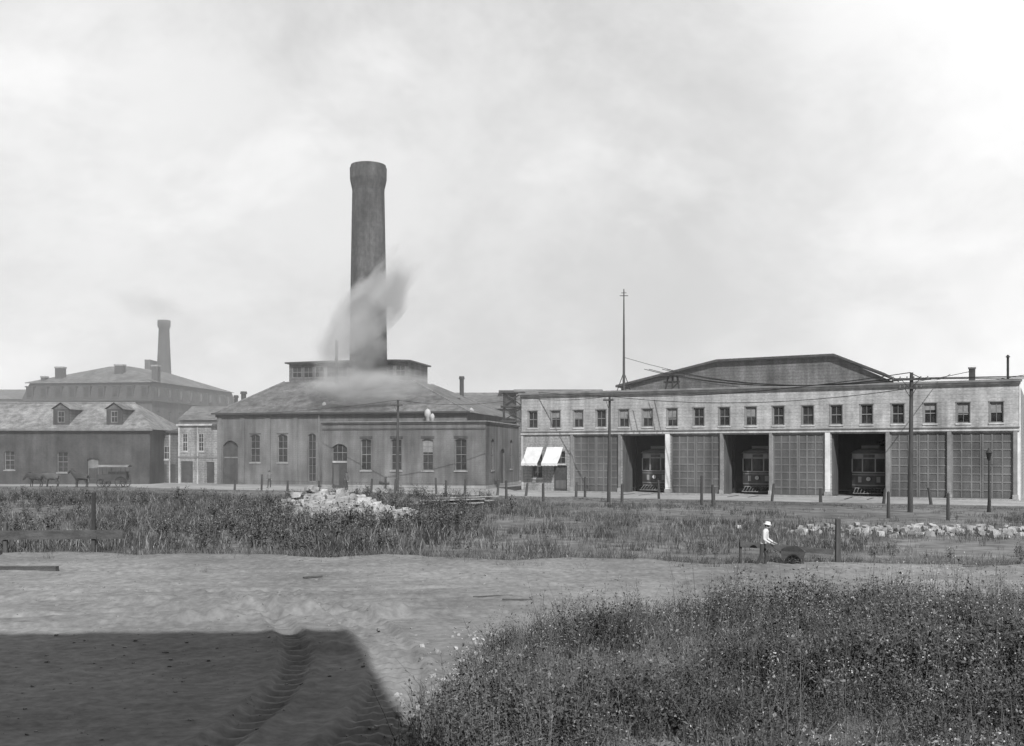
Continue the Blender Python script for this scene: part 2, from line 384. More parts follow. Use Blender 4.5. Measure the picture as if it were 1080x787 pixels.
for i,o in enumerate(co): H.window(FC,o,cols=2,rows=2,d=.04,sill=None,fm=trimg if i<4 else trimd)
H.box('monitor_sides', clapd, cL,cL+.15,d3+.15,d4,CZ,CZ+2.5); H.box('monitor_sides', clapd, cR-.15,cR,d3+.15,d4,CZ,CZ+2.5); H.box('monitor_back', clapd, cL,cR,d4,d4+.15,CZ,CZ+2.5)
H.box('monitor_eaves', trimd, cL-.4,cR+.4,d3-.5,d4+.5,CZ+2.5,CZ+2.68)
m_=(d3+d4)/2
H.poly('monitor_roof', slated, [(cL-.4,d3-.5,CZ+2.68),(cR+.4,d3-.5,CZ+2.68),(cR+.4,d4+.5,CZ+2.68),(cL-.4,d4+.5,CZ+2.68),(cL+3,m_,CZ+3.2),(cR-3,m_,CZ+3.2)],[(0,1,5,4),(1,2,5),(2,3,4,5),(3,0,4)])
# vent pipes and cowls on roof
c=Q(355,d3-1); H.cyl('vent_pipe', iron, (c,d3-1,CZ-1),(c,d3-1,CZ+5.2),.2,n=12)
def cowl(p,dd,z,s):
    c=Q(p,dd); H.lathe('roof_cowls', trim, [(.25*s,z-1.5),(.25*s,z+.1*s),(.4*s,z+.3*s),(.42*s,z+.7*s),(.33*s,z+1.0*s),(.12*s,z+1.2*s),(.0,z+1.25*s)], 16, (c,dd))
cowl(451,9,7.6,.9); cowl(456,8.2,7.4,.6); cowl(342,12,9.0,.6); cowl(497,14,8.0,.8)
H.done()

# chimney
dc=18.4; cx=Q(388.5,dc); X=Op[0]+up[0]*cx+npv[0]*dc; Y=Op[1]+up[1]*cx+npv[1]*dc
C = Asm('brick_smokestack',(X,Y,0)); kx=Y/1100
zt=EYE+302*kx
C.lathe('shaft', brickc, [(2.6,0),(2.6,5.5),(2.5,6),(20.0*kx,EYE+75*kx),(18.2*kx,EYE+200*kx),(16.9*kx,zt-3.2),(17.1*kx,zt-2.9),(18.6*kx,zt-2.1),(19.2*kx,zt-1.7),(19.4*kx,zt-.35),(18.6*kx,zt-.34),(18.4*kx,zt),(15.5*kx,zt),(15.3*kx,zt-2)],56,smooth=False)
C.done()

# low frame annex left of power house
d5=dm+1.2
Aw=Asm('wooden_annex',(Op[0],Op[1],0),a2); xa=Q(158,d5); xb=Q(188,d5); xc=mL-.02
FA=frame((0,d5),1,0,0,1)
op=[]
for p,w,z0,z1 in ((212,.75,3.9,6.1),(195,.7,3.9,6.1),(222,1.0,.1,2.6),(197,1.6,.1,2.7)): c=Q(p,d5); op.append((c-w/2,c+w/2,z0,z1))
Aw.wall('front_wall',clap,FA,xb,xc,0,7.0,.2,op)
for o in op[:2]: Aw.window(FA,o,cols=2,rows=4,sill=trim,d=.05)
for o in op[2:]: Aw.fbox('doors',trimd,FA,o[0],o[1],.1,.15,o[2],o[3])
for x in (xb+.1,(xb+xc)/2-.3,xc-.12): Aw.box('corner_boards',trim,x-.08,x+.08,d5-.04,d5-.002,0,7.0)
Aw.box('belt',trimg,xb,xc,d5-.07,d5-.042,3.1,3.3)
Aw.box('cornice',trim,xb-.15,xc,d5-.25,d5+.2,7.0,7.2); Aw.box('roof',tar,xb,xc,d5+.2,d5+14,6.9,7.1)
Aw.box('side_wall',clap,xb,xb+.2,d5+.2,d5+14,0,6.9)
op=[]
for p,w,z0,z1 in ((165,.9,2.9,4.6),(176,.9,2.9,4.6),(170,1.5,.1,2.3),(182,.8,.1,2.3)): c=Q(p,d5+2); op.append((c-w/2,c+w/2,z0,z1))
FA2=frame((0,d5+2),1,0,0,1)
Aw.wall('lean_to_wall',clapd,FA2,xa-1,xb-.01,0,6.2,.2,op)
for o in op[:2]: Aw.window(FA2,o,cols=2,rows=2,sill=trim,d=.05)
for o in op[2:]: Aw.fbox('doors',trimd,FA2,o[0],o[1],.1,.15,o[2],o[3])
for x in (xa-.8,(xa+xb)/2-.4): Aw.box('lean_to_posts',trim,x-.09,x+.09,d5+1.96,d5+1.998,0,6.2)
Aw.hexa('lean_to_roof',tar,[(xa-1.2,d5+1.7,6.2),(xb-.01,d5+1.7,6.2),(xb-.01,d5+12,7.0),(xa-1.2,d5+12,7.0),(xa-1.2,d5+1.7,6.4),(xb-.01,d5+1.7,6.4),(xb-.01,d5+12,7.2),(xa-1.2,d5+12,7.2)])
Aw.done()

# ------------------------------------------------------------------ STABLE (left, hip roof with dormers)
St=Asm('brick_stable',(0,0,0)); y0=124; xl=-78; xr=gx(158,y0); e2=6.5
FS=frame((0,y0),1,0,0,1); ops=[]
for p,w,z0,z1,r in ((10,1.2,1.7,4.0,.2),(66,1.3,1.4,3.9,.2),(98,1.3,0,3.1,.2)): c=gx(p,y0); ops.append((c-w/2,c+w/2,z0,z1,r))
St.wall('front_wall',brickd,FS,xl,xr,0,e2,.4,ops)
for i,o in enumerate(ops):
    if i==2: St.fbox('door',trimg,FS,o[0],o[1],.2,.26,0,3.1); St.fbox('door_boards',trimd,FS,o[0]+.12,o[1]-.12,.16,.199,.1,1.9)
    else: St.window(FS,o,cols=2,rows=4,fm=trimg)
St.box('side_wall',brickd,xr-.4,xr,y0+.4,y0+13,0,e2); St.box('rear_wall',brickd,xl,xr,y0+13,y0+13.4,0,e2); St.box('side_wall',brickd,xl,xl+.4,y0+.4,y0+13,0,e2)
rz=9.9; yr=y0+6.5; rx=gx(143,yr)
V=[(xl,y0-.4,e2),(xr+.4,y0-.4,e2),(xr+.4,y0+13.8,e2),(xl,y0+13.8,e2),(xl,yr,rz),(rx,yr,rz)]
roofl=mat('slate_roof_light',.2,.3,.3,.7,.4,line=(2,.22,.9,.25),stain=.5,finescale=20,patch=[(.25,.2)])
St.poly('roof',roofl,V,[(0,1,5,4),(1,2,5),(2,3,4,5),(3,0,4),(3,2,1,0)])
St.box('eaves',trimg,xl,xr+.45,y0-.46,y0-.402,e2-.15,e2+.1)
St.cyl('ridge_cap',trimg,(xl,yr,rz+.03),(rx,yr,rz+.03),.12,n=6)
for p in (66,122):
    c=gx(p,y0+1.2); w=.95; yf=y0+.8; zb=e2+.5; zt2=zb+2.0
    FD=frame((0,yf),1,0,0,1); o=(c-.42,c+.42,zb+.35,zb+1.75)
    St.wall('dormer_front',brickd,FD,c-w,c+w,zb,zt2,.12,[o]); St.window(FD,o,cols=2,rows=2,d=.03,fm=trimd,sill=None)
    St.box('dormer_cheeks',clapd,c-w,c-w+.1,yf+.12,yf+4,zb,zt2); St.box('dormer_cheeks',clapd,c+w-.1,c+w,yf+.12,yf+4,zb,zt2)
    St.poly('dormer_roof',roofl,[(c-w-.2,yf-.25,zt2-.05),(c,yf-.25,zt2+.75),(c+w+.2,yf-.25,zt2-.05),(c-w-.2,yf+5,zt2-.05),(c,yf+5,zt2+.75),(c+w+.2,yf+5,zt2-.05)],[(0,1,4,3),(1,2,5,4)])
    St.poly('dormer_gable',clapd,[(c-w,yf,zt2),(c+w,yf,zt2),(c,yf,zt2+.66)],[(0,1,2)])
St.done()

# ------------------------------------------------------------------ MANSARD FACTORY
a3=math.radians(-8); Om=(gx(160,195),195.0); um=(math.cos(a3),math.sin(a3)); nm=(-um[1],um[0])
M=lambda px,d=0: solve(Om,um,nm,px,d)
Ms=Asm('mansard_factory',(Om[0],Om[1],0),a3); ks=.177
x0=M(24); Z1=EYE+54*ks; Z2=EYE+75*ks; Z3=EYE+97*ks
FM1=frame((0,0),1,0,0,1); dpt=40
op=[]
nW=9
for st in (2.0,6.0,9.6):
    for i in range(nW):
        c=x0+(-x0)*(i+.5)/nW; op.append((c-.6,c+.6,st,st+2.1,.1))
Ms.wall('front_wall',brickd,FM1,x0,0,0,Z1,.4,op)
for o in op: Ms.window(FM1,o,cols=2,rows=2,fm=trimd)
FM2=frame((0,0),0,1,-1,0); op=[]
for st in (2.0,6.0,9.6):
    for i in range(8): c=2.5+i*4.6; op.append((c-.6,c+.6,st,st+2.1,.1))
Ms.wall('side_wall',brickd,FM2,.4,dpt,0,Z1,.4,op)
for o in op: Ms.window(FM2,o,cols=2,rows=2,fm=trimd)
Ms.box('cornice',trimd,x0-.5,.5,-.5,dpt,Z1,Z1+.25); Ms.box('left_wall',brickd,x0,x0+.4,.4,dpt,0,Z1); Ms.box('rear_wall',brickd,x0,0,dpt,dpt+.4,0,Z1)
def frus(part,m,b,t): Ms.poly(part,m,b+t,[(0,1,5,4),(1,2,6,5),(2,3,7,6),(3,0,4,7),(4,5,6,7)])
frus('mansard',slated,[(x0-.2,-.2,Z1+.25),(.2,-.2,Z1+.25),(.2,dpt,Z1+.25),(x0-.2,dpt,Z1+.25)],[(x0+.9,.9,Z2),(-.9,.9,Z2),(-.9,dpt-1,Z2),(x0+.9,dpt-1,Z2)])
frus('upper_roof',slate,[(x0+.3,.3,Z2+.02),(-.3,.3,Z2+.02),(-.3,dpt-.6,Z2+.02),(x0+.3,dpt-.6,Z2+.02)],[(x0+11,12,Z3),(-11,12,Z3),(-11,dpt-12,Z3),(x0+11,dpt-12,Z3)])
Ms.box('deck_cornice',trimg,x0+.25,-.25,.25,.4,Z2-.15,Z2+.015)
for i in range(nW):
    c=x0+(-x0)*(i+.5)/nW; Ms.box('dormers',slated,c-.7,c+.7,-.15,1.2,Z1+.5,Z1+2.8); Ms.box('dormer_glass',glass,c-.45,c+.45,-.17,-.152,Z1+.9,Z1+2.5)
    Ms.box('dormer_hoods',trimd,c-.85,c+.85,-.3,1.2,Z1+2.8,Z1+3.0)
for i in range(8):
    c=2.5+i*4.6; Ms.box('dormers',slated,-1.2,.15,c-.7,c+.7,Z1+.5,Z1+2.8); Ms.box('dormer_glass',glass,.152,.17,c-.45,c+.45,Z1+.9,Z1+2.5)
for p,dd,w,h in ((62,3,.8,3.4),(125,6,.85,4.0),(163,4,.6,3.6),(45,1.5,.4,1.5)):
    c=M(p,dd); Ms.box('chimneys',brickd,c-w,c+w,dd,dd+1.2,Z2-1,Z2+h-.5); Ms.box('chimney_caps',stone,c-w-.1,c+w+.1,dd-.1,dd+1.3,Z2+h-.5,Z2+h-.2)
Ms.done()
# far stack
Yf=240; Fs=Asm('distant_smokestack',(gx(173,Yf),Yf,0)); k=Yf/1100; zt=EYE+139*k; zfar=zt
Fs.box('base',brickd,-8*k,8*k,-8*k,8*k,0,EYE+80*k); Fs.lathe('shaft',brickd,[(7.5*k,EYE+80*k),(5.4*k,zt-2.2),(5.4*k,zt-2),(6.6*k,zt-1.4),(6.6*k,zt),(4.5*k,zt),(4.5*k,zt-2)],24)
Fs.box('flue_house',brickd,-14*k,-8.2*k,-4,4,0,EYE+96*k)
Fs.done()

def gable(name,x0,x1,y0,y1,ze,zr,wm,rm,nw=6,wz=(1.5,3.5)):
    A=Asm(name,(0,0,0)); FF=frame((0,y0),1,0,0,1); op=[]
    for i in range(nw):
        c=x0+(x1-x0)*(i+.5)/nw; op.append((c-.5,c+.5,wz[0],wz[1]))
    A.wall('front_wall',wm,FF,x0,x1,0,ze,.3,op)
    for o in op: A.window(FF,o,cols=2,rows=2,fm=trimg,sill=trimg)
    A.box('side_walls',wm,x0,x0+.3,y0+.3,y1,0,ze); A.box('side_walls',wm,x1-.3,x1,y0+.3,y1,0,ze); A.box('rear_wall',wm,x0,x1,y1,y1+.3,0,ze)
    ym=(y0+y1)/2
    A.poly('roof',rm,[(x0-.4,y0-.4,ze),(x1+.4,y0-.4,ze),(x1+.4,y1+.6,ze),(x0-.4,y1+.6,ze),(x0-.4,ym,zr),(x1+.4,ym,zr)],[(0,1,5,4),(2,3,4,5),(3,2,1,0)])
    A.poly('gables',wm,[(x0,y0,ze),(x0,y1,ze),(x0,ym,zr-.2),(x1,y0,ze),(x1,y1,ze),(x1,ym,zr-.2)],[(0,1,2),(3,4,5)])
    return A
gable('mill_building',gx(190,165),gx(262,165),165,180,EYE+34*.15,EYE+46*.165,clapd,slate).done()
gable('mill_building',gx(-40,230),gx(30,230),230,250,EYE+56*.209,EYE+69*.209,brickd,slate).done()
A=gable('machine_shop',gx(440,150),gx(556,150),150,172,EYE+46*.136,EYE+63*.146,clapd,slate,nw=8,wz=(6,8.5))
A.box('roof_monitor',clapd,gx(528,158),gx(572,158),158,164,EYE+46*.14,EYE+62*.144); A.box('roof_monitor_lid',tar,gx(526,158),gx(574,158),157.5,164.5,EYE+62*.144,EYE+65*.144)
A.done()
A=gable('engine_shop',gx(545,142),gx(640,142),142,165,EYE+48*.129,EYE+66*.14,clapd,slate,nw=6); A.done()
Y_=128; k=Y_/1100
A=Asm('coal_hoist',(gx(541,Y_),Y_,0))
for sx in (-1.3,1.3):
    for sy in (-1.3,1.3): A.cyl('legs',iron,(sx,sy,0),(sx*.8,sy*.8,11),.13,n=6)
for z in (7.5,9.3,11): A.box('decks',trimd,-1.5,1.5,-1.5,1.5,z,z+.15)
for z in (7.5,9.3): A.cyl('braces',iron,(-1.3,-1.3,z),(1.2,-1.2,z+1.8),.08,n=6); A.cyl('braces',iron,(1.3,-1.3,z),(-1.2,-1.2,z+1.8),.08,n=6)
A.box('cabin',trimd,-1.2,.4,-1,1,9.45,11); A.done()
for p,Y_,yt,yb,r in ((487,145,397,425,.3),(483,132,420,440,.25),(257,165,413,430,.4),(249,165,417,432,.3)):
    k=Y_/1100; A=Asm('iron_flue',(gx(p,Y_),Y_,0)); zt=EYE+(477-yt)*k
    A.cyl('pipe',iron,(0,0,0),(0,0,zt-.4),r,n=14); A.cyl('cap',iron,(0,0,zt-.4),(0,0,zt),r*1.4,r*1.2,n=14); A.done()

# building at the photographer's back (casts the foreground shade)
A=Asm('brick_warehouse',(0,0,0)); FK=frame((2.6,-1.0),-1,0,0,-1); op=[]
el=math.radians(42); hx=22.1/.966*math.tan(el)
for z in (1.2,5.2,9.2,13.2,17):
    for i in range(10): op.append((1.5+i*4,3.0+i*4,z,z+2.2))
A.wall('front_wall',brickd,FK,0,42,0,hx,.4,op)
for o in op: A.window(FK,o)
A.box('side_wall',brickd,2.2,2.6,-16,-1.4,0,hx); A.box('side_wall',brickd,-39.4,-39,-16,-1.4,0,hx); A.box('rear_wall',brickd,-39.4,2.6,-16.4,-16,0,hx); A.box('roof',tar,-39,2.2,-16,-1.4,hx-.5,hx-.3)
A.done()

# ------------------------------------------------------------------ TERRAIN
def vn(x,y,s,seed):
    r=np.random.default_rng(seed); T=r.random((256,256)); x=np.asarray(x)/s+1000; y=np.asarray(y)/s+1000
    xi=np.floor(x).astype(int); yi=np.floor(y).astype(int); fx=x-xi; fy=y-yi; fx=fx*fx*(3-2*fx); fy=fy*fy*(3-2*fy)
    g=lambda a,b:T[a%256,b%256]
    return (g(xi,yi)*(1-fx)+g(xi+1,yi)*fx)*(1-fy)+(g(xi,yi+1)*(1-fx)+g(xi+1,yi+1)*fx)*fy
def fast_mesh(name,V,Q4,mats,mi=None,smooth=False):
    me=bpy.data.meshes.new(name); nv=len(V); nf=len(Q4)
    me.vertices.add(nv); me.vertices.foreach_set('co',np.asarray(V,dtype=np.float32).ravel())
    me.loops.add(nf*4); me.loops.foreach_set('vertex_index',np.asarray(Q4,dtype=np.int32).ravel())
    me.polygons.add(nf); me.polygons.foreach_set('loop_start',np.arange(0,nf*4,4,dtype=np.int32))
    for m in mats: me.materials.append(m)
    if mi is not None: me.polygons.foreach_set('material_index',np.asarray(mi,dtype=np.int32))
    me.polygons.foreach_set('use_smooth',np.full(nf,smooth))
    me.update(calc_edges=True); o=bpy.data.objects.new(name,me); sc.collection.objects.link(o); return o
mesh_obj('ground',[(-3000,-500,0),(3000,-500,0),(3000,5000,0),(-3000,5000,0)],[(0,1,2,3)],ground_m)

def edge(x): return 36.7-.13*np.clip(x,-60,40)+(vn(x,x*0,2.2,5)-.5)*1.6
def road_h(x,y):
    h=.07*vn(x,y,3.5,1)+.04*vn(x,y,.9,2)+.03*vn(x,y,.4,3)+.02*vn(x,y,.2,4)
    for k,(a,b,c,w,dp) in enumerate(((28,.05,.4,.22,.08),(26.3,.05,.4,.22,.08),(31.5,-.02,.2,.25,.06),(33,-.02,.2,.25,.05),(22.8,.10,.6,.2,.08),(24.2,.10,.6,.2,.08),(29.8,.16,.3,.18,.05))):
        t=y-(a+b*x+c*np.sin(x*.22+k//2)); h-=dp*np.exp(-(t/w)**2); h+=dp*.5*np.exp(-((np.abs(t)-w*1.7)/(w*.6))**2)
    # curved tracks coming toward the camera beside the weeds
    for off in (0,-1.5,.4):
        xx=-1.95-.03*(y-15)**2+off; t=x-xx; tread=.5+.5*np.sign(np.sin(y*2*np.pi/.38))
        h-=(.13*np.exp(-(t/.22)**4)*(.35+.65*tread))*(y<27)*(y>11); h+=.05*np.exp(-((np.abs(t)-.34)/.1)**2)*(y<27)
    # scuffed ridges
    for (cx0,cy0,sl,ln,am) in ((-5.5,23.6,-.22,2.2,.26),(-8,24.8,.1,1.6,.2),(-2.5,22.9,.3,1.2,.16),(-3,19,-.5,1.6,.1),(-6.5,22.4,.2,1.0,.24)):
        t=y-(cy0+sl*(x-cx0)); h+=am*np.exp(-(t/.4)**2)*np.exp(-((x-cx0)/ln)**2)*(.3+1.2*vn(x,y,.3,9))
    return .12+h
xs=np.arange(-45,45.01,.10); ts=np.linspace(0,1,320); XX,TT=np.meshgrid(xs,ts)
YY=6+TT*(edge(XX)-6); ZZ=road_h(XX,YY); fade=np.clip((1-TT)/.05,0,1); ZZ=ZZ*(.12+.88*fade)
nx=len(xs); ny=len(ts); idx=np.arange(nx*ny).reshape(ny,nx)
Q4=np.stack([idx[:-1,:-1],idx[:-1,1:],idx[1:,1:],idx[1:,:-1]],-1).reshape(-1,4)
road_m=mat('road_dirt',.16,.24,.22,.95,.6,stain=0,fine=.2,finescale=22,bdist=.04,patch=[(.12,.15),(.7,.10),(3.5,.10)])
fast_mesh('dirt_road',np.stack([XX,YY,ZZ],-1).reshape(-1,3),Q4,[road_m],smooth=True)
def zr(x,y):
    return road_h(np.asarray(x),np.asarray(y))
def strip(name,pts,m,z):
    mesh_obj(name,[(x,y,z) for x,y in pts],[tuple(range(len(pts)))],m)
p1=bw(-4,-.0); p2=bw(60,0); p3=bw(60,-9.5); p4=bw(-4,-11)
strip('street',[(-130,121),(-46,116),(-30,106),(-14,99.5),(p4[0],p4[1]),(p3[0],p3[1]),(p2[0]+15,p2[1]+10),(10,140),(-130,140)],yard_m,.004)

# ------------------------------------------------------------------ scatter
def scatter(name,temps,px,py,pz,sc_,mats,mult=None):
    n=len(px); ti=rng.integers(0,len(temps),n); rot=rng.random(n)*6.283; VV=[];QQ=[];MM=[];b=0
    for k,(tv,tq,tm) in enumerate(temps):
        s=np.where(ti==k)[0]
        if len(s)==0: continue
        c=np.cos(rot[s])[:,None]; sn=np.sin(rot[s])[:,None]; S_=sc_[s][:,None]
        hz=(mult[s][:,None] if mult is not None else 1)
        x=(tv[None,:,0]*c-tv[None,:,1]*sn)*S_+px[s][:,None]; y=(tv[None,:,0]*sn+tv[None,:,1]*c)*S_+py[s][:,None]; z=tv[None,:,2]*S_*hz+pz[s][:,None]
        VV.append(np.stack([x,y,z],-1).reshape(-1,3)); m=len(tv)
        QQ.append((tq[None]+(np.arange(len(s))*m)[:,None,None]).reshape(-1,4)+b); MM.append(np.tile(tm,len(s))); b+=m*len(s)
    return fast_mesh(name,np.concatenate(VV),np.concatenate(QQ),mats,np.concatenate(MM))
def tuft(n,r,h,w,lean,lightp=.1):
    V=[];Q=[];M_=[]
    for i in range(n):
        bx,by=R.gauss(0,r),R.gauss(0,r); a=R.uniform(0,6.28); wx,wy=w*math.cos(a),w*math.sin(a); hh=h*R.uniform(.4,1.2)
        la=R.uniform(0,6.28); l=lean*hh*R.random(); tx,ty=bx+l*math.cos(la),by+l*math.sin(la); mx,my=(bx*.6+tx*.4),(by*.6+ty*.4)
        b=len(V); V+=[(bx-wx,by-wy,0),(bx+wx,by+wy,0),(mx+wx*.8,my+wy*.8,hh*.6),(mx-wx*.8,my-wy*.8,hh*.6),(tx+wx*.15,ty+wy*.15,hh),(tx-wx*.15,ty-wy*.15,hh)]
        Q+=[(b,b+1,b+2,b+3),(b+3,b+2,b+4,b+5)]; k=1 if R.random()<lightp else 0; M_+=[k,k]
    return (np.array(V),np.array(Q),np.array(M_))
def weed(stems,h,ln,leaf,flower=0,spread=.22,sw=.006,wid=(.12,.24),branch=.13,palep=.15,fr=(.004,.010)):
    V=[];Q=[];M_=[]
    for s in range(stems):
        hh=h*R.uniform(.5,1.15); a=R.uniform(0,6.28); sp=spread*R.uniform(.2,1.5)*hh; bx,by=R.gauss(0,.05),R.gauss(0,.05)
        f=lambda t:(bx+sp*math.cos(a)*t**1.4,by+sp*math.sin(a)*t**1.4,hh*t)
        K=3
        for ax in (0,1.57):
            wx,wy=sw*math.cos(a+ax),sw*math.sin(a+ax)
            for k in range(K):
                p=f(k/K);q=f((k+1)/K); t=1-.25*k; b=len(V); V+=[(p[0]-wx*t,p[1]-wy*t,p[2]),(p[0]+wx*t,p[1]+wy*t,p[2]),(q[0]+wx*(t-.25),q[1]+wy*(t-.25),q[2]),(q[0]-wx*(t-.25),q[1]-wy*(t-.25),q[2])]
                Q.append((b,b+1,b+2,b+3)); M_.append(2)
        for i in range(ln):
            t=R.uniform(.1,1)**.8; p=f(t); side=R.uniform(0,6.28); off=R.uniform(0,branch)*hh*(1.2-t)
            p=(p[0]+off*math.cos(side),p[1]+off*math.sin(side),p[2]+off*.8); el_=R.uniform(-.3,1.25); L_=leaf*R.uniform(.5,1.3)*(1.2-.6*t); w=L_*R.uniform(*wid)
            dx,dy,dz=math.cos(side)*math.cos(el_),math.sin(side)*math.cos(el_),math.sin(el_); nx_,ny_=-math.sin(side),math.cos(side); tw=R.uniform(-.6,.6)
            b=len(V); m=(p[0]+dx*L_*.45,p[1]+dy*L_*.45,p[2]+dz*L_*.45)
            V+=[p,(m[0]+nx_*w,m[1]+ny_*w,m[2]+tw*w),(p[0]+dx*L_,p[1]+dy*L_,p[2]+dz*L_-.1*L_),(m[0]-nx_*w,m[1]-ny_*w,m[2]-tw*w)]; Q.append((b,b+1,b+2,b+3)); M_.append(3 if R.random()<palep*(.2+1.4*t) else 0)
        for i in range(flower):
            t=R.uniform(.7,1.03); p=f(t); o=.06*hh; c=(p[0]+R.gauss(0,o),p[1]+R.gauss(0,o),p[2]+R.gauss(0,o*.6)); r=R.uniform(*fr); b=len(V)
            V+=[(c[0]-r,c[1],c[2]-r),(c[0]+r,c[1],c[2]-r*.5),(c[0]+r,c[1]+r,c[2]+r),(c[0]-r,c[1]+r,c[2]+r*.6)]; Q.append((b,b+1,b+2,b+3)); M_.append(1)
    return (np.array(V),np.array(Q),np.array(M_))

# foreground weeds
poly=np.array([(-1.3,11.0),(-1.0,13.5),(-.7,15.9),(-.3,18.6),(.5,20.6),(3.2,22.2),(7,23.2),(12,24.4),(30,27),(30,6),(0,6)])
def inpoly(x,y,P):
    ins=np.zeros(len(x),bool); j=len(P)-1
    for i in range(len(P)):
        xi,yi=P[i];xj,yj=P[j]; c=((yi>y)!=(yj>y))&(x<(xj-xi)*(y-yi)/(yj-yi+1e-9)+xi); ins^=c; j=i
    return ins
def region(n,x0,x1,y0,y1,P,jit=.5):
    x=rng.uniform(x0,x1,n);y=rng.uniform(y0,y1,n); j2=rng.normal(0,jit*.4,n); k=inpoly(x+(vn(x,y,1.2,21)-.5)*jit*2+j2,y+(vn(x,y,1.2,22)-.5)*jit*3-j2,P)&(np.abs(x)<.56*y+1.5); return x[k],y[k]
SM=[weed_m,weed_l,weed_s,weed_g]
mound=lambda x,y:.55*vn(x,y,1.9,31)+.27*vn(x,y,.8,32)+.18*vn(x+9,y,4.5,33)
bush=[weed(R.randint(5,8),.95,R.randint(13,18),.09,wid=(.18,.34),branch=.28,spread=.5,palep=.10) for _ in range(7)]
stalky=[weed(R.randint(3,6),1.15,R.randint(10,16),.09,branch=.2,spread=.3,palep=.3,flower=2) for _ in range(6)]
x,y=region(7600,-3,17,9,28,poly); d=mound(x,y); k=rng.random(len(x))<np.clip((d-.28)*3.0,.02,1); x,y,d=x[k],y[k],d[k]
scatter('foreground_weeds',bush,x,y,zr(x,y)-.03,.10+1.75*np.clip(d-.15,0,1)**1.25*rng.uniform(.75,1.2,len(x)),SM)
x,y=region(2200,-2,17,9,27,poly,.4); d=mound(x,y); k=rng.random(len(x))<np.where(x>4,.9,.4); x,y,d=x[k],y[k],d[k]
scatter('foreground_weeds',stalky,x,y,zr(x,y)-.03,.2+1.15*np.clip(d,0,1)*rng.uniform(.5,1.3,len(x)),SM)
tt=[weed(R.randint(2,4),1.3,12,.08,flower=3,spread=.22,sw=.006,branch=.22,palep=.3) for _ in range(5)]
x,y=region(420,0,17,13,25,poly,.2); scatter('foreground_weeds',tt,x,y,zr(x,y)-.02,rng.uniform(.6,1.2,len(x)),SM)
ft=[weed(3,.9,14,.07,flower=8,palep=.3,fr=(.006,.018)) for _ in range(3)]
x,y=region(700,3,17,9,25,poly,.8); k=rng.random(len(x))<vn(x,y,2.6,77); x,y=x[k],y[k]; scatter('flowering_weeds',ft,x,y,zr(x,y)-.02,rng.uniform(.45,1.05,len(x)),SM)
gt=[tuft(26,.13,.42,.006,.9,.3) for _ in range(6)]
x,y=region(3600,-2.2,17,8,28.5,poly,.5)
scatter('foreground_grass',gt,x,y,zr(x,y)-.02,rng.uniform(.4,1.1,len(x)),[grass_m,grass_l])
# meadow
def far(x): return np.interp(x,[-60,-44,-32,-14,1,46],[111,109,103,95,87.5,64.5])
def pile(x,y):   # footprint of the rubble heap, kept clear of growth
    ax,ay,bx_,by_=gx(330,72),72,gx(392,57),57; t=np.clip(((x-ax)*(bx_-ax)+(y-ay)*(by_-ay))/((bx_-ax)**2+(by_-ay)**2),0,1)
    return np.hypot(x-(ax+t*(bx_-ax)),(y-(ay+t*(by_-ay)))*.8)<2.4
n=50000; y=rng.uniform(33,112,n); x=rng.uniform(-1,1,n)*(.56*112); k=(np.abs(x)<.56*y+2)&(y>edge(x)-.5+rng.normal(0,.5,n))&(y<far(x))&~pile(x,y); x,y=x[k],y[k]
dn=.45*vn(x,y,6,41)+.3*vn(x,y*.5,1.8,42)+.25*vn(x,y,.9,43); k=rng.random(len(x))<np.clip((dn-.34)*4,0.03,1); x,y,dn=x[k],y[k],dn[k]
tall=np.where((x<-3)&(y<55),1.25,np.where(x>2,.62,.85))*np.clip((far(x)-y)/14,.45,1)
mt=[tuft(13,.28,.55,.016,.7,.12) for _ in range(8)]+[tuft(13,.3,.45,.018,.9,.5) for _ in range(3)]
scatter('meadow_grass',mt,x,y,x*0,rng.uniform(.5,1.2,len(x))*(.35+1.0*dn)*tall,[grass_m,grass_l])
wt2=[weed(R.randint(4,6),.95,30,.14,flower=f,spread=.35,sw=.012,wid=(.14,.28),branch=.25,palep=.2) for f in (0,0,6,0)]
n=5200; y=33+rng.random(n)**1.6*55; x=rng.uniform(-45,40,n); k=(np.abs(x)<.56*y+2)&(y>edge(x)+.2)&(y<far(x)-3)&~pile(x,y); x,y=x[k],y[k]
dn=.6*vn(x,y,4,51)+.4*vn(x,y,1.3,52); pr=np.where((x<-1.5)&(x>-16),1,np.where(x<=-16,.6,.1)); k=rng.random(len(x))<np.clip((dn-.38)*4,0,1)*pr; x,y,dn=x[k],y[k],dn[k]
scatter('meadow_weeds',wt2,x,y,x*0,(.35+1.0*dn)*rng.uniform(.5,1.25,len(x))*np.where(x>0,.5,1),SM)
x=rng.uniform(-25,25,1600); y=edge(x)-rng.exponential(.8,1600)
scatter('verge_grass',gt,x,y,x*0+.03,rng.uniform(.3,.9,len(x)),[grass_m,grass_l])

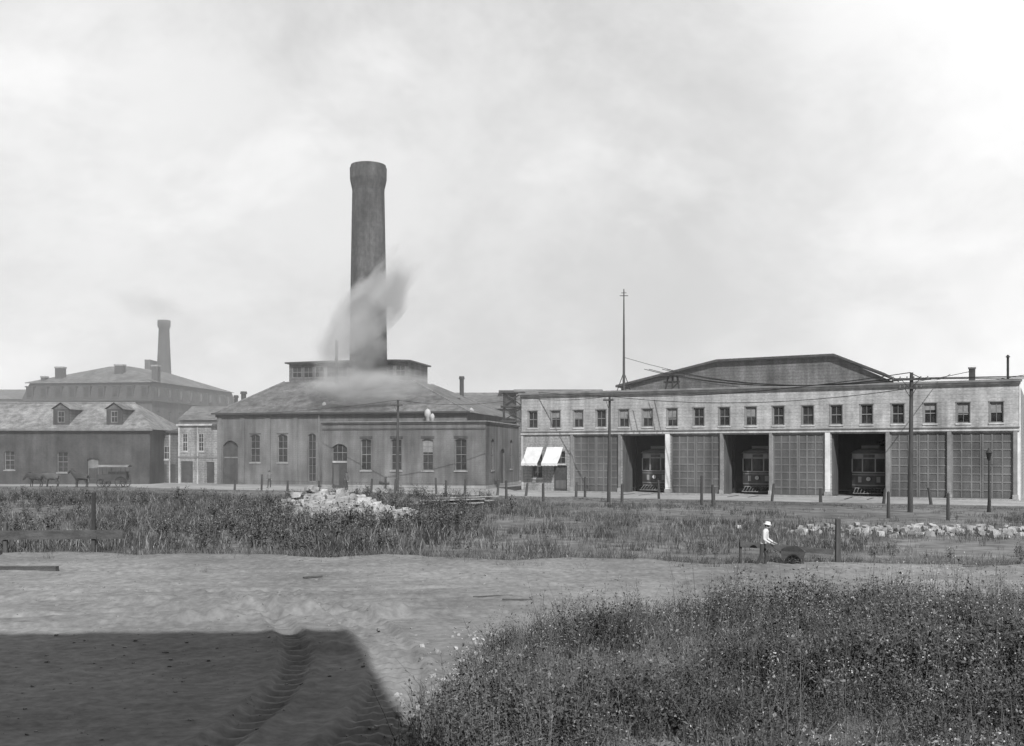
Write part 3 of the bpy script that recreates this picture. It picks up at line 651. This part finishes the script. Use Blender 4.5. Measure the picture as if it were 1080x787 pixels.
# rocks
def rockt():
    V=[]
    for z in (-1,1):
        for (a,b) in ((-1,-1),(1,-1),(1,1),(-1,1)): V.append((a*R.uniform(.4,1),b*R.uniform(.4,1),z*R.uniform(.3,.8)))
    return (np.array(V)*.5,np.array([(0,3,2,1),(4,5,6,7),(0,1,5,4),(1,2,6,5),(2,3,7,6),(3,0,4,7)]),np.zeros(6,int))
rt=[rockt() for _ in range(16)]
n=1500; t=rng.random(n)**.8; cx_=gx(332,72)*(1-t)+gx(392,58)*t; cy_=72*(1-t)+58*t; ox=rng.normal(0,1.2,n); oy=rng.normal(0,1.4,n)
h=(1.5-.6*t)*np.exp(-(ox**2+oy**2)/4)*(.4+.9*vn(cx_+ox,cy_+oy,1.1,61)); scatter('rubble_pile',rt,cx_+ox,cy_+oy,h*rng.random(n)**.35,rng.uniform(.28,.5,n)+.5*rng.random(n)**3,[rock])
n=260; scatter('rubble_pile',rt,gx(990,47)+rng.normal(0,3.2,n),49+rng.normal(0,1.3,n),rng.random(n)*.22,rng.uniform(.15,.5,n),[rock])
n=40; scatter('rubble_pile',rt,gx(433,54)+rng.normal(0,.3,n),54+rng.normal(0,.3,n),rng.random(n)*.8,rng.uniform(.2,.45,n),[rock])
peb=mat('pebble',.12,.32,3,stain=0)
n=5200; x=rng.uniform(-20,18,n); y=rng.uniform(12,36,n); scatter('road_pebbles',rt,x,y,zr(x,y)+.0,.015+.08*rng.random(n)**5,[peb])
n=420; x=rng.normal(-.7,.5,n); y=rng.uniform(13,21,n); x=x+(y-16)*.12; scatter('road_litter',rt,x,y,zr(x,y)+.01,.03+.09*rng.random(n)**2,[rock])
A=Asm('lumber_pile',(gx(485,72),72,0),.1)
for i in range(14):
    a=R.uniform(-.3,.3); l=R.uniform(1.2,2.6); cx0=R.uniform(-2.2,2.2); cy0=R.uniform(-.8,.8); z=.12*(i//3)+.1; c_,s_=math.cos(a),math.sin(a)
    V=[]
    for zz in (z,z+.06):
        for (u,v) in ((-l,-.12),(l,-.12),(l,.12),(-l,.12)): V.append((cx0+u*c_-v*s_,cy0+u*s_+v*c_,zz+.1*(u>0)*(i%3)))
    A.hexa('board_%d'%i,stone if i%3 else plank_w,V)
A.done()
A=Asm('scrap_boards')
for px,Y,a,l in ((520,26,.3,.5),(545,25.2,-.1,.35),(1040,33,.2,.8),(330,30,.7,.3)):
    x,y=gx(px,Y),Y; z=float(zr(x,y))+.02; c_,s_=math.cos(a)*l,math.sin(a)*l; nx_,ny_=-math.sin(a)*.05,math.cos(a)*.05
    A.hexa('slats',plank_w,[(x-c_-nx_,y-s_-ny_,z),(x+c_-nx_,y+s_-ny_,z),(x+c_+nx_,y+s_+ny_,z),(x-c_+nx_,y-s_+ny_,z),(x-c_-nx_,y-s_-ny_,z+.03),(x+c_-nx_,y+s_-ny_,z+.03),(x+c_+nx_,y+s_+ny_,z+.03),(x-c_+nx_,y-s_+ny_,z+.03)])
A.done()

# ------------------------------------------------------------------ poles, mast, fences, wires
def utility(px,Y,ytop,arms,r=.15,name='utility_pole'):
    k=Y/1100; zt=EYE+(477-ytop)*k; A=Asm(name,(gx(px,Y),Y,0),ang*.6)
    A.cyl('pole',pole_w,(0,0,0),(.08,0,zt),r,r*.62,n=12)
    for z,w in arms:
        A.box('crossarm',pole_w,-w,w,-.2,-.1,zt-z-.06,zt-z+.06)
        for i in range(6):
            if i in (2,3) and w<1: continue
            xx=-w+.08+(2*w-.16)*i/5; A.cyl('insulators',trimg,(xx,-.15,zt-z+.06),(xx,-.15,zt-z+.2),.04,n=6)
        A.cyl('brace',iron,(-w*.5,-.16,zt-z),(0,-.12,zt-z-.6),.02,n=5); A.cyl('brace',iron,(w*.5,-.16,zt-z),(0,-.12,zt-z-.6),.02,n=5)
    A.done(); return (gx(px,Y),Y,zt)
u1=utility(419,101,422,[(.5,.6)],.17); u2=utility(642,79,418,[(.3,.4)],.14); u3=utility(960,66,393,[(.45,1.1),(1.0,.7)],.17)
A=Asm('lamp_post',(gx(1043,66),66,0)); A.cyl('post',iron,(0,0,0),(0,0,3.3),.07,.045,n=10); A.cyl('arm',iron,(-.25,0,3.0),(.25,0,3.0),.02,n=6)
A.lathe('lantern',glass,[(.1,3.3),(.2,3.75)],6); A.lathe('lantern_cap',iron,[(.24,3.75),(.1,3.95),(.03,4.1)],8); A.cyl('base',iron,(0,0,0),(0,0,.5),.13,.09,n=10); A.done()
ym=bw(S(658,3),3); k=ym[1]/1100
A=Asm('flagpole_mast',(ym[0],ym[1],0)); A.cyl('mast',pole_w,(0,0,9.3),(0,0,EYE+172*k),.14,.05,n=8); A.cyl('yard',pole_w,(-.4,0,EYE+165*k),(.4,0,EYE+165*k),.035,n=6); A.cyl('yard',pole_w,(-.25,0,EYE+168*k),(.25,0,EYE+168*k),.03,n=6)
A.box('step',trimd,-.3,.3,-.3,.3,9.3,9.7); A.cyl('platform_brace',iron,(-.8,0,9.3),(0,0,11.5),.04,n=5); A.cyl('platform_brace',iron,(.8,0,9.3),(0,0,11.5),.04,n=5); A.done()

def wire(A,p,q,sag,r=.018,K=14):
    p=Vector(p);q=Vector(q); pr=None
    for i in range(K+1):
        t=i/K; v=p.lerp(q,t)-Vector((0,0,sag*4*t*(1-t)))
        if pr is not None: A.cyl('wire',iron,pr,v,r*1.5,n=4,cap=False)
        pr=v
A=Asm('overhead_wires')
top3=Vector(u3); b1=lambda s,z:(bw(s,-.3)[0],bw(s,-.3)[1],z)
for i,dx in enumerate((-1,-.6,.6,1)):
    s=top3+Vector((dx*.9,dx*-.4,-.35)); wire(A,s,(62+dx,60+i*.8,9.2+.35*i),.4,.016); wire(A,s,(gx(700,88)+dx,93,11.2),.9,.022)
wire(A,u3,b1(2,9.6),.9,.022); wire(A,u3,(bw(38,10)[0],bw(38,10)[1],10.8),.5,.02); wire(A,u2,b1(0,9.2),.3,.018); wire(A,u2,(u3[0],u3[1],u3[2]-1),.7,.018); wire(A,u1,b1(0,9.0),.5,.018)
wire(A,(ym[0],ym[1],EYE+100*k),(bw(44,8)[0],bw(44,8)[1],10.4),2.2,.02); wire(A,(gx(705,106),106,11.6),(bw(40,7)[0],bw(40,7)[1],10.8),1.6,.022)
wire(A,u1,(-34,118,8.2),.4,.016)
A.done()
# fence along the street
A=Asm('post_and_wire_fence'); prev=None
pts=[(-44,113),(-14,98),(1,90.5),(46,67.5)]
def along(t):
    Ls=[math.dist(pts[i],pts[i+1]) for i in range(3)]; T=t
    for i,l in enumerate(Ls):
        if T<=l or i==2: q=T/l; return (pts[i][0]+(pts[i+1][0]-pts[i][0])*q,pts[i][1]+(pts[i+1][1]-pts[i][1])*q)
        T-=l
t=18
while t<100:
    x,y=along(t); h=R.uniform(1.0,1.6); lx,ly=R.gauss(0,.09),R.gauss(0,.05)
    A.cyl('posts',pole_w,(x,y,0),(x+lx,y+ly,h),R.uniform(.10,.14),.09,n=7)
    if prev and R.random()<.7:
        for z in (.55,.95): A.cyl('wires',iron,(prev[0],prev[1],z),(x,y,z),.012,n=4,cap=False)
    prev=(x,y); t+=R.uniform(2.6,4.8)
A.done()
for px,Y,h in ((740,75,2.1),(752,73,1.5),(937,60,1.5),(617,88,1.7),(1000,58,1.5),(573,80,1.4),(656,74,1.5),(534,84,1.5),(470,88,1.4)):
    A=Asm('fence_post',(gx(px,Y),Y,0)); A.cyl('post',pole_w,(0,0,0),(R.gauss(0,.04),0,h),.11,.09,n=8); A.cyl('cap',pole_w,(0,0,h-.02),(0,0,h+.06),.09,.02,n=8); A.done()
# left rail fence
Yf=38.2; k=Yf/1100
A=Asm('plank_fence'); 
A.hexa('top_plank',plank_w,[(-24,Yf-.06,.55),(gx(130,Yf),Yf-.06,.63),(gx(130,Yf),Yf-.01,.63),(-24,Yf-.01,.55),(-24,Yf-.06,.9),(gx(130,Yf),Yf-.06,.96),(gx(130,Yf),Yf-.01,.96),(-24,Yf-.01,.9)])
for p,h in ((98,2.3),(5,1.2),(-60,1.2)): x=gx(p,Yf); A.hexa('posts',pole_w,[(x-.07,Yf,0),(x+.07,Yf,0),(x+.07,Yf+.14,0),(x-.07,Yf+.14,0),(x-.06,Yf,h),(x+.06,Yf,h),(x+.05,Yf+.13,h+.04),(x-.05,Yf+.13,h+.04)])
A.done()
A=Asm('timber_beam',(gx(15,31.6),31.6,.18),.01); A.box('beam',plank_w,-5,1.3,-.12,.12,-.1,.16); A.box('beam_splice',plank_w,-1.5,-1.1,-.14,.14,.16,.2); A.done()
A=Asm('timber_beam',(gx(0,38),36.6,.1),.0); A.box('beam',plank_w,-3,.7,-.15,.15,0,.25); A.box('cleat',plank_w,-.2,.1,-.18,.18,.25,.29); A.done()

# barricade group right
Yb=34.0
A=Asm('wooden_barricade',(0,0,0))
xa,xb_=gx(785,Yb),gx(882,Yb)
A.hexa('rail',plank_w,[(xa,Yb+.6,.66),(xb_,Yb+.3,.42),(xb_,Yb+.34,.42),(xa,Yb+.64,.66),(xa,Yb+.6,.84),(xb_,Yb+.3,.60),(xb_,Yb+.34,.60),(xa,Yb+.64,.84)])
x=gx(886,Yb); A.hexa('post',pole_w,[(x-.08,Yb+.15,0),(x+.08,Yb+.15,0),(x+.08,Yb+.3,0),(x-.08,Yb+.3,0),(x-.07,Yb+.15,1.6),(x+.07,Yb+.15,1.6),(x+.07,Yb+.29,1.62),(x-.07,Yb+.29,1.62)])
x=gx(786,Yb); A.cyl('stake',pole_w,(x,Yb+.7,0),(x,Yb+.7,.9),.05,.05,n=8)
A.done()

# ------------------------------------------------------------------ figures
def skin(name,V,E,rad,m,parent,sub=1):
    me=bpy.data.meshes.new(name); me.from_pydata(V,E,[]); me.materials.append(m); o=bpy.data.objects.new(name,me); sc.collection.objects.link(o); o.parent=parent
    md=o.modifiers.new('skin','SKIN'); md.use_smooth_shade=True
    if not me.skin_vertices: 
        bpy.context.view_layer.objects.active=o; o.select_set(True); bpy.ops.mesh.customdata_skin_add()
    for i,r in enumerate(rad): me.skin_vertices[0].data[i].radius=(r,r) if not isinstance(r,tuple) else r
    me.skin_vertices[0].data[0].use_root=True
    s=o.modifiers.new('sub','SUBSURF'); s.levels=sub; s.render_levels=sub
    return o
def two_tone(name,lo,hi,z):
    m=bpy.data.materials.new(name); m.use_nodes=True; N=m.node_tree.nodes;L=m.node_tree.links; tc=N.new('ShaderNodeTexCoord'); sp=N.new('ShaderNodeSeparateXYZ'); L.new(tc.outputs['Object'],sp.inputs[0])
    g=N.new('ShaderNodeMath'); g.operation='GREATER_THAN'; g.inputs[1].default_value=z; L.new(sp.outputs[2],g.inputs[0]); mr=N.new('ShaderNodeMapRange'); L.new(g.outputs[0],mr.inputs[0]); mr.inputs[3].default_value=lo; mr.inputs[4].default_value=hi
    L.new(mr.outputs[0],N['Principled BSDF'].inputs['Base Color']); N['Principled BSDF'].inputs['Roughness'].default_value=.9; return m
def hand(e,s,p,dirv,side):
    # palm + four fingers + thumb; dirv = pointing direction, side = across the palm
    d=Vector(dirv).normalized(); w=Vector(side).normalized(); p=Vector(p); cu=d.cross(w)*.25*s
    V=[tuple(p),tuple(p+d*.07)];E=[(0,1)];r=[.028,.036]
    for o,l in ((-.03,.065),(-.01,.085),(.01,.08),(.03,.06)):
        a=p+d*.085+w*o; m_=a+d*l*.5; t=m_+(d+cu)*l*.5; b=len(V); V+=[tuple(a),tuple(m_),tuple(t)]; E+=[(1,b),(b,b+1),(b+1,b+2)]; r+=[.010,.009,.008]
    a=p+d*.04-w*.045; t=a+d*.045-w*.02; b=len(V); V+=[tuple(a),tuple(t)]; E+=[(0,b),(b,b+1)]; r+=[.012,.010]
    skin('hand',V,E,r,skin_m,e)
def head(A,c,tilt,hatm,brim=.17):
    # head centred at c looking towards -y, tilted forward by tilt
    M_=Matrix.Translation(c)@Matrix.Rotation(tilt,4,'X')
    def lathe(part,m,prof,n=18,sx=1,sy=1):
        V=[];Fc=[]
        for r,z in prof:
            for i in range(n):
                t=2*math.pi*i/n; V.append(M_@Vector((r*math.cos(t)*sx,r*math.sin(t)*sy,z)))
        for j in range(len(prof)-1):
            for i in range(n): Fc.append((j*n+i,j*n+(i+1)%n,(j+1)*n+(i+1)%n,(j+1)*n+i))
        A.poly(part,m,V,Fc,True)
    lathe('head',skin_m,[(.0,-.125),(.035,-.12),(.06,-.09),(.078,-.05),(.086,0),(.085,.05),(.07,.09),(.04,.112),(0,.12)],18,.92,1.08)
    lathe('hair',horse_m,[(.084,-.03),(.092,.0),(.091,.05),(.075,.095),(.04,.118),(0,.126)],18,.95,1.1)
    P=lambda x,y,z: tuple(M_@Vector((x,y,z)))
    A.poly('face',skin_m,[P(-.06,-.085,.04),(P(.06,-.085,.04)),P(.055,-.088,-.06),P(-.055,-.088,-.06),P(-.03,-.102,.04),P(.03,-.102,.04),P(.025,-.1,-.07),P(-.025,-.1,-.07)],[(0,4,7,3),(4,5,6,7),(5,1,2,6)])
    A.cyl('nose',skin_m,P(0,-.1,.015),P(0,-.125,-.02),.010,.015,n=6)
    for sx in (-1,1):
        A.cyl('eyes',iron,P(sx*.032,-.098,.01),P(sx*.032,-.106,.01),.011,n=8); A.cyl('ears',skin_m,P(sx*.078,.0,-.005),P(sx*.095,.01,0),.03,.028,n=8)
    A.cyl('mouth',iron,P(-.022,-.1,-.052),P(.022,-.1,-.052),.006,n=6)
    lathe('hat',hatm,[(brim,.045),(brim+.005,.055),(.1,.065),(.1,.12),(.08,.15),(0,.155)],18)
def man(x,y,rz,shirt=.3):
    A=Asm('man',(x,y,0),rz); e=A.e
    V=[(0,0,.95),(0,0,1.15),(0,.0,1.35),(0,.01,1.48),(0,0,1.56), (.2,0,1.43),(.25,.02,1.15),(.22,-.08,.92),(-.2,0,1.43),(-.25,.03,1.15),(-.23,-.05,.92),
       (.1,0,.88),(.12,-.06,.5),(.12,0,.09),(.13,-.16,.04),(-.1,0,.88),(-.11,.0,.5),(-.13,.08,.09),(-.14,-.08,.04)]
    E=[(0,1),(1,2),(2,3),(3,4),(3,5),(5,6),(6,7),(3,8),(8,9),(9,10),(0,11),(11,12),(12,13),(13,14),(0,15),(15,16),(16,17),(17,18)]
    rad=[(.16,.11),(.155,.11),(.18,.12),(.12,.09),(.05,.05),.07,.055,.04,.07,.055,.04,.1,.07,.055,.045,.1,.07,.055,.045]
    skin('body',V,E,rad,two_tone('clothes',.05,shirt,.98),e)
    hand(e,1,(.22,-.08,.93),(0,-.1,-1),(0,1,0)); hand(e,-1,(-.23,-.05,.93),(0,-.1,-1),(0,1,0))
    head(A,Vector((0,-.02,1.67)),0,card); A.done()
man(gx(284,112),112,.4,.16)
man(gx(366,105.5),105.3,-.5,.1)
def boy(x,y,z,rz):
    A=Asm('boy',(x,y,z),rz,.86); e=A.e
    V=[(0,.04,.92),(0,0,1.12),(0,-.05,1.30),(0,-.08,1.42),(0,-.1,1.5),
       (.17,-.07,1.38),(.22,-.08,1.1),(.2,-.3,.98),(-.17,-.07,1.38),(-.22,-.06,1.1),(-.2,-.3,.97),
       (.09,.04,.85),(.1,-.08,.48),(.11,.0,.09),(.12,-.16,.04),(-.09,.04,.85),(-.1,.08,.47),(-.12,.26,.1),(-.12,.12,.04)]
    E=[(0,1),(1,2),(2,3),(3,4),(3,5),(5,6),(6,7),(3,8),(8,9),(9,10),(0,11),(11,12),(12,13),(13,14),(0,15),(15,16),(16,17),(17,18)]
    rad=[(.15,.115),(.145,.115),(.165,.12),(.11,.09),(.05,.05),.068,.052,.036,.068,.052,.036,.095,.065,.05,.045,.095,.065,.05,.045]
    skin('body',V,E,rad,two_tone('boy_clothes',.06,.6,.93),e,2)
    hand(e,1,(.2,-.3,.98),(0,-1,-.3),(1,0,0)); hand(e,-1,(-.2,-.3,.97),(0,-1,-.3),(-1,0,0))
    head(A,Vector((0,-.13,1.61)),.2,canvas,.15); A.done()
boy(gx(803,Yb),Yb-.35,.05,math.radians(62))
def wheelx(A,cx,cy,r,mm,th=.03,ns=10):
    K=22
    for i in range(K):
        a=6.283*i/K;b=6.283*(i+1)/K; A.cyl('wheel_rims',mm,(cx+r*math.cos(a),cy,r+r*math.sin(a)),(cx+r*math.cos(b),cy,r+r*math.sin(b)),th,n=5)
    for i in range(ns): a=6.283*i/ns; A.cyl('wheel_spokes',mm,(cx,cy,r),(cx+r*math.cos(a),cy,r+r*math.sin(a)),th*.55,n=5)
    A.cyl('wheel_hubs',mm,(cx,cy-.06,r),(cx,cy+.06,r),.06,n=10)
A=Asm('hand_cart',(gx(833,Yb),Yb-.25,.05),math.radians(-14),.85)
for yy in (-.34,.34): wheelx(A,.05,yy,.27,iron)
A.cyl('axle',iron,(.05,-.36,.27),(.05,.36,.27),.025,n=6)
A.hexa('tray',plank_w,[(-.36,-.26,.36),(.42,-.26,.36),(.42,.26,.36),(-.36,.26,.36),(-.42,-.3,.66),(.5,-.3,.66),(.5,.3,.66),(-.42,.3,.66)])
A.hexa('load',darkin,[(-.4,-.26,.662),(.44,-.26,.662),(.44,.26,.662),(-.4,.26,.662),(-.25,-.12,.82),(.2,-.14,.86),(.25,.12,.82),(-.2,.12,.8)])
for yy in (-.2,.2): A.cyl('handles',pole_w,(-.3,yy,.5),(-.85,yy*.8,.95),.022,n=6); A.cyl('legs',pole_w,(.4,yy,.4),(.44,yy,0),.025,n=6)
A.done()
def horse(x,y,rz,m,down=0):
    A=Asm('horse',(x,y,0),rz); e=A.e   # faces -x
    V=[(.5,0,1.2),(.2,0,1.14),(-.2,0,1.12),(-.5,0,1.18),(-.8,0,1.45-.15*down),(-1.02,0,1.7-.6*down),(-1.15,0,1.82-.75*down),(-1.33,0,1.68-.85*down),(-1.5,0,1.52-.95*down),
       (.72,0,1.3),(.85,0,1.1),(.86,0,.65)]
    E=[(0,1),(1,2),(2,3),(3,4),(4,5),(5,6),(6,7),(7,8),(0,9),(9,10),(10,11)]
    r=[(.36,.40),(.38,.40),(.38,.42),(.36,.40),(.19,.30),(.13,.2),(.13,.19),(.10,.14),(.085,.10),.09,.07,.05]
    for s in (-1,1):
        b=len(V); V+=[(.5,s*.18,.95),(.4,s*.19,.78),(.64,s*.19,.5),(.58,s*.19,.12),(.53,s*.19,.04)]; E+=[(0,b),(b,b+1),(b+1,b+2),(b+2,b+3),(b+3,b+4)]; r+=[.2,.13,.075,.055,.07]
        b=len(V); V+=[(-.5,s*.17,.9),(-.48,s*.18,.72),(-.52,s*.18,.48),(-.5,s*.18,.12),(-.55,s*.18,.04)]; E+=[(3,b),(b,b+1),(b+1,b+2),(b+2,b+3),(b+3,b+4)]; r+=[.16,.10,.07,.05,.065]
    skin('body',V,E,r,m,e,2)
    z=1.82-.75*down
    for s in (-1,1): A.cyl('ears',m,(-1.1,s*.07,z+.13),(-1.08,s*.08,z+.28),.035,.005,n=6)
    for i in range(9): t=i/8; A.cyl('mane',iron,(-.62-.45*t,0,1.68+(.28-.62*down)*t),(-.6-.45*t,.1,1.5+(.28-.62*down)*t),.07,.03,n=6)
    A.done()
horse(gx(86,113),113,0,horse_m); horse(gx(55,114),114,.15,horse_l,.6); horse(gx(38,113.5),113.5,-.1,horse_m,.8)
A=Asm('covered_wagon',(gx(120,113),113,0)); 
for yy in (-.75,.75): wheelx(A,-1.1,yy,.45,iron,.04); wheelx(A,1.0,yy,.58,iron,.04)
A.box('bed',plank_w,-1.6,1.6,-.65,.65,.75,.85); A.box('sides',trimd,-1.6,1.6,-.68,-.64,.85,1.4); A.box('sides',trimd,-1.6,1.6,.64,.68,.85,1.4)
for xx in (-1.5,-.5,.5,1.5):
    for yy in (-.66,.66): A.cyl('roof_posts',trimd,(xx,yy,1.4),(xx,yy,2.2),.03,n=6)
V=[];Fc=[]
for i in range(9):
    t=-1+i/4; z=2.2+.22*(1-t*t); V+=[(-1.85,.8*t,z),(1.75,.8*t,z)]
for i in range(8): Fc.append((2*i,2*i+1,2*i+3,2*i+2))
A.poly('canopy',trimg,V,Fc); A.box('seat',trimd,-1.2,-.8,-.6,.6,1.2,1.3); A.box('load',darkin,-.4,1.4,-.55,.55,.86,1.7)
for yy in (-.4,.4): A.cyl('shafts',plank_w,(-1.5,yy,.8),(-4.0,yy,1.1),.035,n=6)
A.done()

# ------------------------------------------------------------------ steam + haze volumes
def vol(name,dens,scale,V,Fc,g=-.35,col=1.0):
    m=bpy.data.materials.new(name); m.use_nodes=True; N=m.node_tree.nodes;L=m.node_tree.links; N.remove(N['Principled BSDF'])
    v=N.new('ShaderNodeVolumeScatter'); v.inputs['Color'].default_value=(col,col,col,1); v.inputs['Anisotropy'].default_value=g; L.new(v.outputs[0],N['Material Output'].inputs['Volume'])
    if scale:
        tc=N.new('ShaderNodeTexCoord'); n=N.new('ShaderNodeTexNoise'); n.inputs['Scale'].default_value=scale; n.inputs['Detail'].default_value=2; L.new(tc.outputs['Object'],n.inputs[0])
        g_=N.new('ShaderNodeTexGradient'); g_.gradient_type='SPHERICAL'; L.new(tc.outputs['Object'],g_.inputs[0])
        a=N.new('ShaderNodeMath'); a.operation='MULTIPLY_ADD'; L.new(n.outputs[0],a.inputs[0]); a.inputs[1].default_value=1.5; a.inputs[2].default_value=-.85
        b=N.new('ShaderNodeMath'); b.operation='ADD'; L.new(a.outputs[0],b.inputs[0]); L.new(g_.outputs[0],b.inputs[1])
        c=N.new('ShaderNodeMapRange'); L.new(b.outputs[0],c.inputs[0]); c.inputs[1].default_value=.05; c.inputs[2].default_value=1; c.inputs[3].default_value=0; c.inputs[4].default_value=dens
        L.new(c.outputs[0],v.inputs['Density'])
        try: m.cycles.volume_step_rate=5.0
        except Exception: pass
    else:
        v.inputs['Density'].default_value=dens
        try: m.cycles.homogeneous_volume=True
        except Exception: pass
    o=mesh_obj(name,V,Fc,m); return o
def ell(name,loc,scl,rot,dens,ns,g=-.35,col=1.0):
    V=[];Fc=[];K=16;J=10
    for j in range(J+1):
        ph=math.pi*j/J
        for i in range(K): V.append((math.sin(ph)*math.cos(6.2832*i/K),math.sin(ph)*math.sin(6.2832*i/K),math.cos(ph)))
    for j in range(J):
        for i in range(K): Fc.append((j*K+i,(j+1)*K+i,(j+1)*K+(i+1)%K,j*K+(i+1)%K))
    o=vol(name,dens,ns,V,Fc,g,col); o.location=loc; o.scale=scl; o.rotation_euler=rot; return o
def W(px,py,Y): return (gx(px,Y),Y,EYE+(477-py)*Y/1100)
Yc=121
ell('steam_plume',W(392,320,Yc),(3.8,2.4,9.0),(0,math.radians(40),0),2.8,1.6,-.5)
ell('steam_plume',W(366,362,Yc),(5.0,2.4,6.5),(0,math.radians(18),0),.8,1.7,-.5)
ell('steam_plume',W(385,405,Yc-1),(9.5,2.5,2.6),(0,0,0),.7,1.6,-.45)
ell('smoke_plume',W(160,322,236),(13,4,5),(0,math.radians(20),0),.4,1.4,-.1,.5)
bx=[(-150,80,-1),(150,80,-1),(150,260,-1),(-150,260,-1),(-150,80,46),(150,80,46),(150,260,46),(-150,260,46)]
vol('haze',.0024,0,bx,Asm.BF,-.1)

# ------------------------------------------------------------------ world, sun, camera
w=bpy.data.worlds.new('World'); sc.world=w; w.use_nodes=True; N=w.node_tree.nodes; L=w.node_tree.links; bg=N['Background']; out=N['World Output']
sky=N.new('ShaderNodeTexSky'); sky.sky_type='NISHITA'; sky.sun_disc=False; sky.sun_elevation=el; sky.sun_rotation=math.radians(165); sky.air_density=1.5; sky.dust_density=3
bw_=N.new('ShaderNodeRGBToBW'); L.new(sky.outputs[0],bw_.inputs[0]); L.new(bw_.outputs[0],bg.inputs[0]); bg.inputs[1].default_value=.09
tc=N.new('ShaderNodeTexCoord')
def mapn(rot,scl):
    mp=N.new('ShaderNodeMapping'); mp.inputs['Rotation'].default_value=(0,math.radians(rot),0); mp.inputs['Scale'].default_value=scl; L.new(tc.outputs['Generated'],mp.inputs[0]); return mp.outputs[0]
def wn(vec,s,det,dist,ro=.55):
    n=N.new('ShaderNodeTexNoise'); n.inputs['Scale'].default_value=s; n.inputs['Detail'].default_value=det; n.inputs['Distortion'].default_value=dist; n.inputs['Roughness'].default_value=ro; L.new(vec,n.inputs[0]); return n.outputs[0]
def wm(op,a,b,c=None):
    n=N.new('ShaderNodeMath'); n.operation=op
    for i,q in enumerate((a,b,c)):
        if q is None: continue
        if hasattr(q,'default_value'): L.new(q,n.inputs[i])
        else: n.inputs[i].default_value=q
    return n.outputs[0]
def wr(v,a,b,c,d):
    n=N.new('ShaderNodeMapRange'); n.interpolation_type='SMOOTHSTEP'; L.new(v,n.inputs[0])
    for i,q in enumerate((a,b,c,d)): n.inputs[i+1].default_value=q
    return n.outputs[0]
sp=N.new('ShaderNodeSeparateXYZ'); L.new(tc.outputs['Generated'],sp.inputs[0])
mA=mapn(-35,(1,1,1.4)); mC=mapn(-50,(1.2,1,2.6))
c=wr(wn(mA,2.6,6,.2,.66),.34,.66,.67,.90)
c=wm('ADD',c,wr(wn(mC,4.5,4,.3,.55),.5,.7,0,.12))
c=wm('ADD',c,wr(sp.outputs[2],0,.35,.08,0)); c=wm('ADD',c,wr(sp.outputs[0],.12,.45,0,.30)); c=wm('ADD',c,wr(sp.outputs[0],-.45,-.15,.12,0))
c=wm('MULTIPLY',c,wr(sp.outputs[1],-.7,.4,.25,1)); c=wm('MULTIPLY',c,wr(sp.outputs[2],.45,.85,1,.4))
b2=N.new('ShaderNodeBackground'); L.new(c,b2.inputs[0]); b2.inputs[1].default_value=1
mx=N.new('ShaderNodeMixShader'); mx.inputs[0].default_value=.9; L.new(bg.outputs[0],mx.inputs[1]); L.new(b2.outputs[0],mx.inputs[2]); L.new(mx.outputs[0],out.inputs[0])
sl=bpy.data.lights.new('sun','SUN'); sl.energy=5.0; sl.angle=math.radians(.6); sl.color=(1,1,1)
so_=bpy.data.objects.new('sun',sl); sc.collection.objects.link(so_); dv=Vector((-.258*math.cos(el),.966*math.cos(el),-math.sin(el))); so_.rotation_euler=dv.to_track_quat('-Z','Y').to_euler(); so_.location=(20,-60,60)
cam=bpy.data.cameras.new('camera'); co_=bpy.data.objects.new('camera',cam); sc.collection.objects.link(co_); co_.location=(0,0,EYE); co_.rotation_euler=(math.radians(90),0,0)
cam.sensor_width=36; cam.lens=36*F_/1080; cam.shift_y=83.5/1080; cam.clip_end=8000; sc.camera=co_
sc.view_settings.view_transform='Standard'; sc.view_settings.look='None'; sc.view_settings.exposure=0
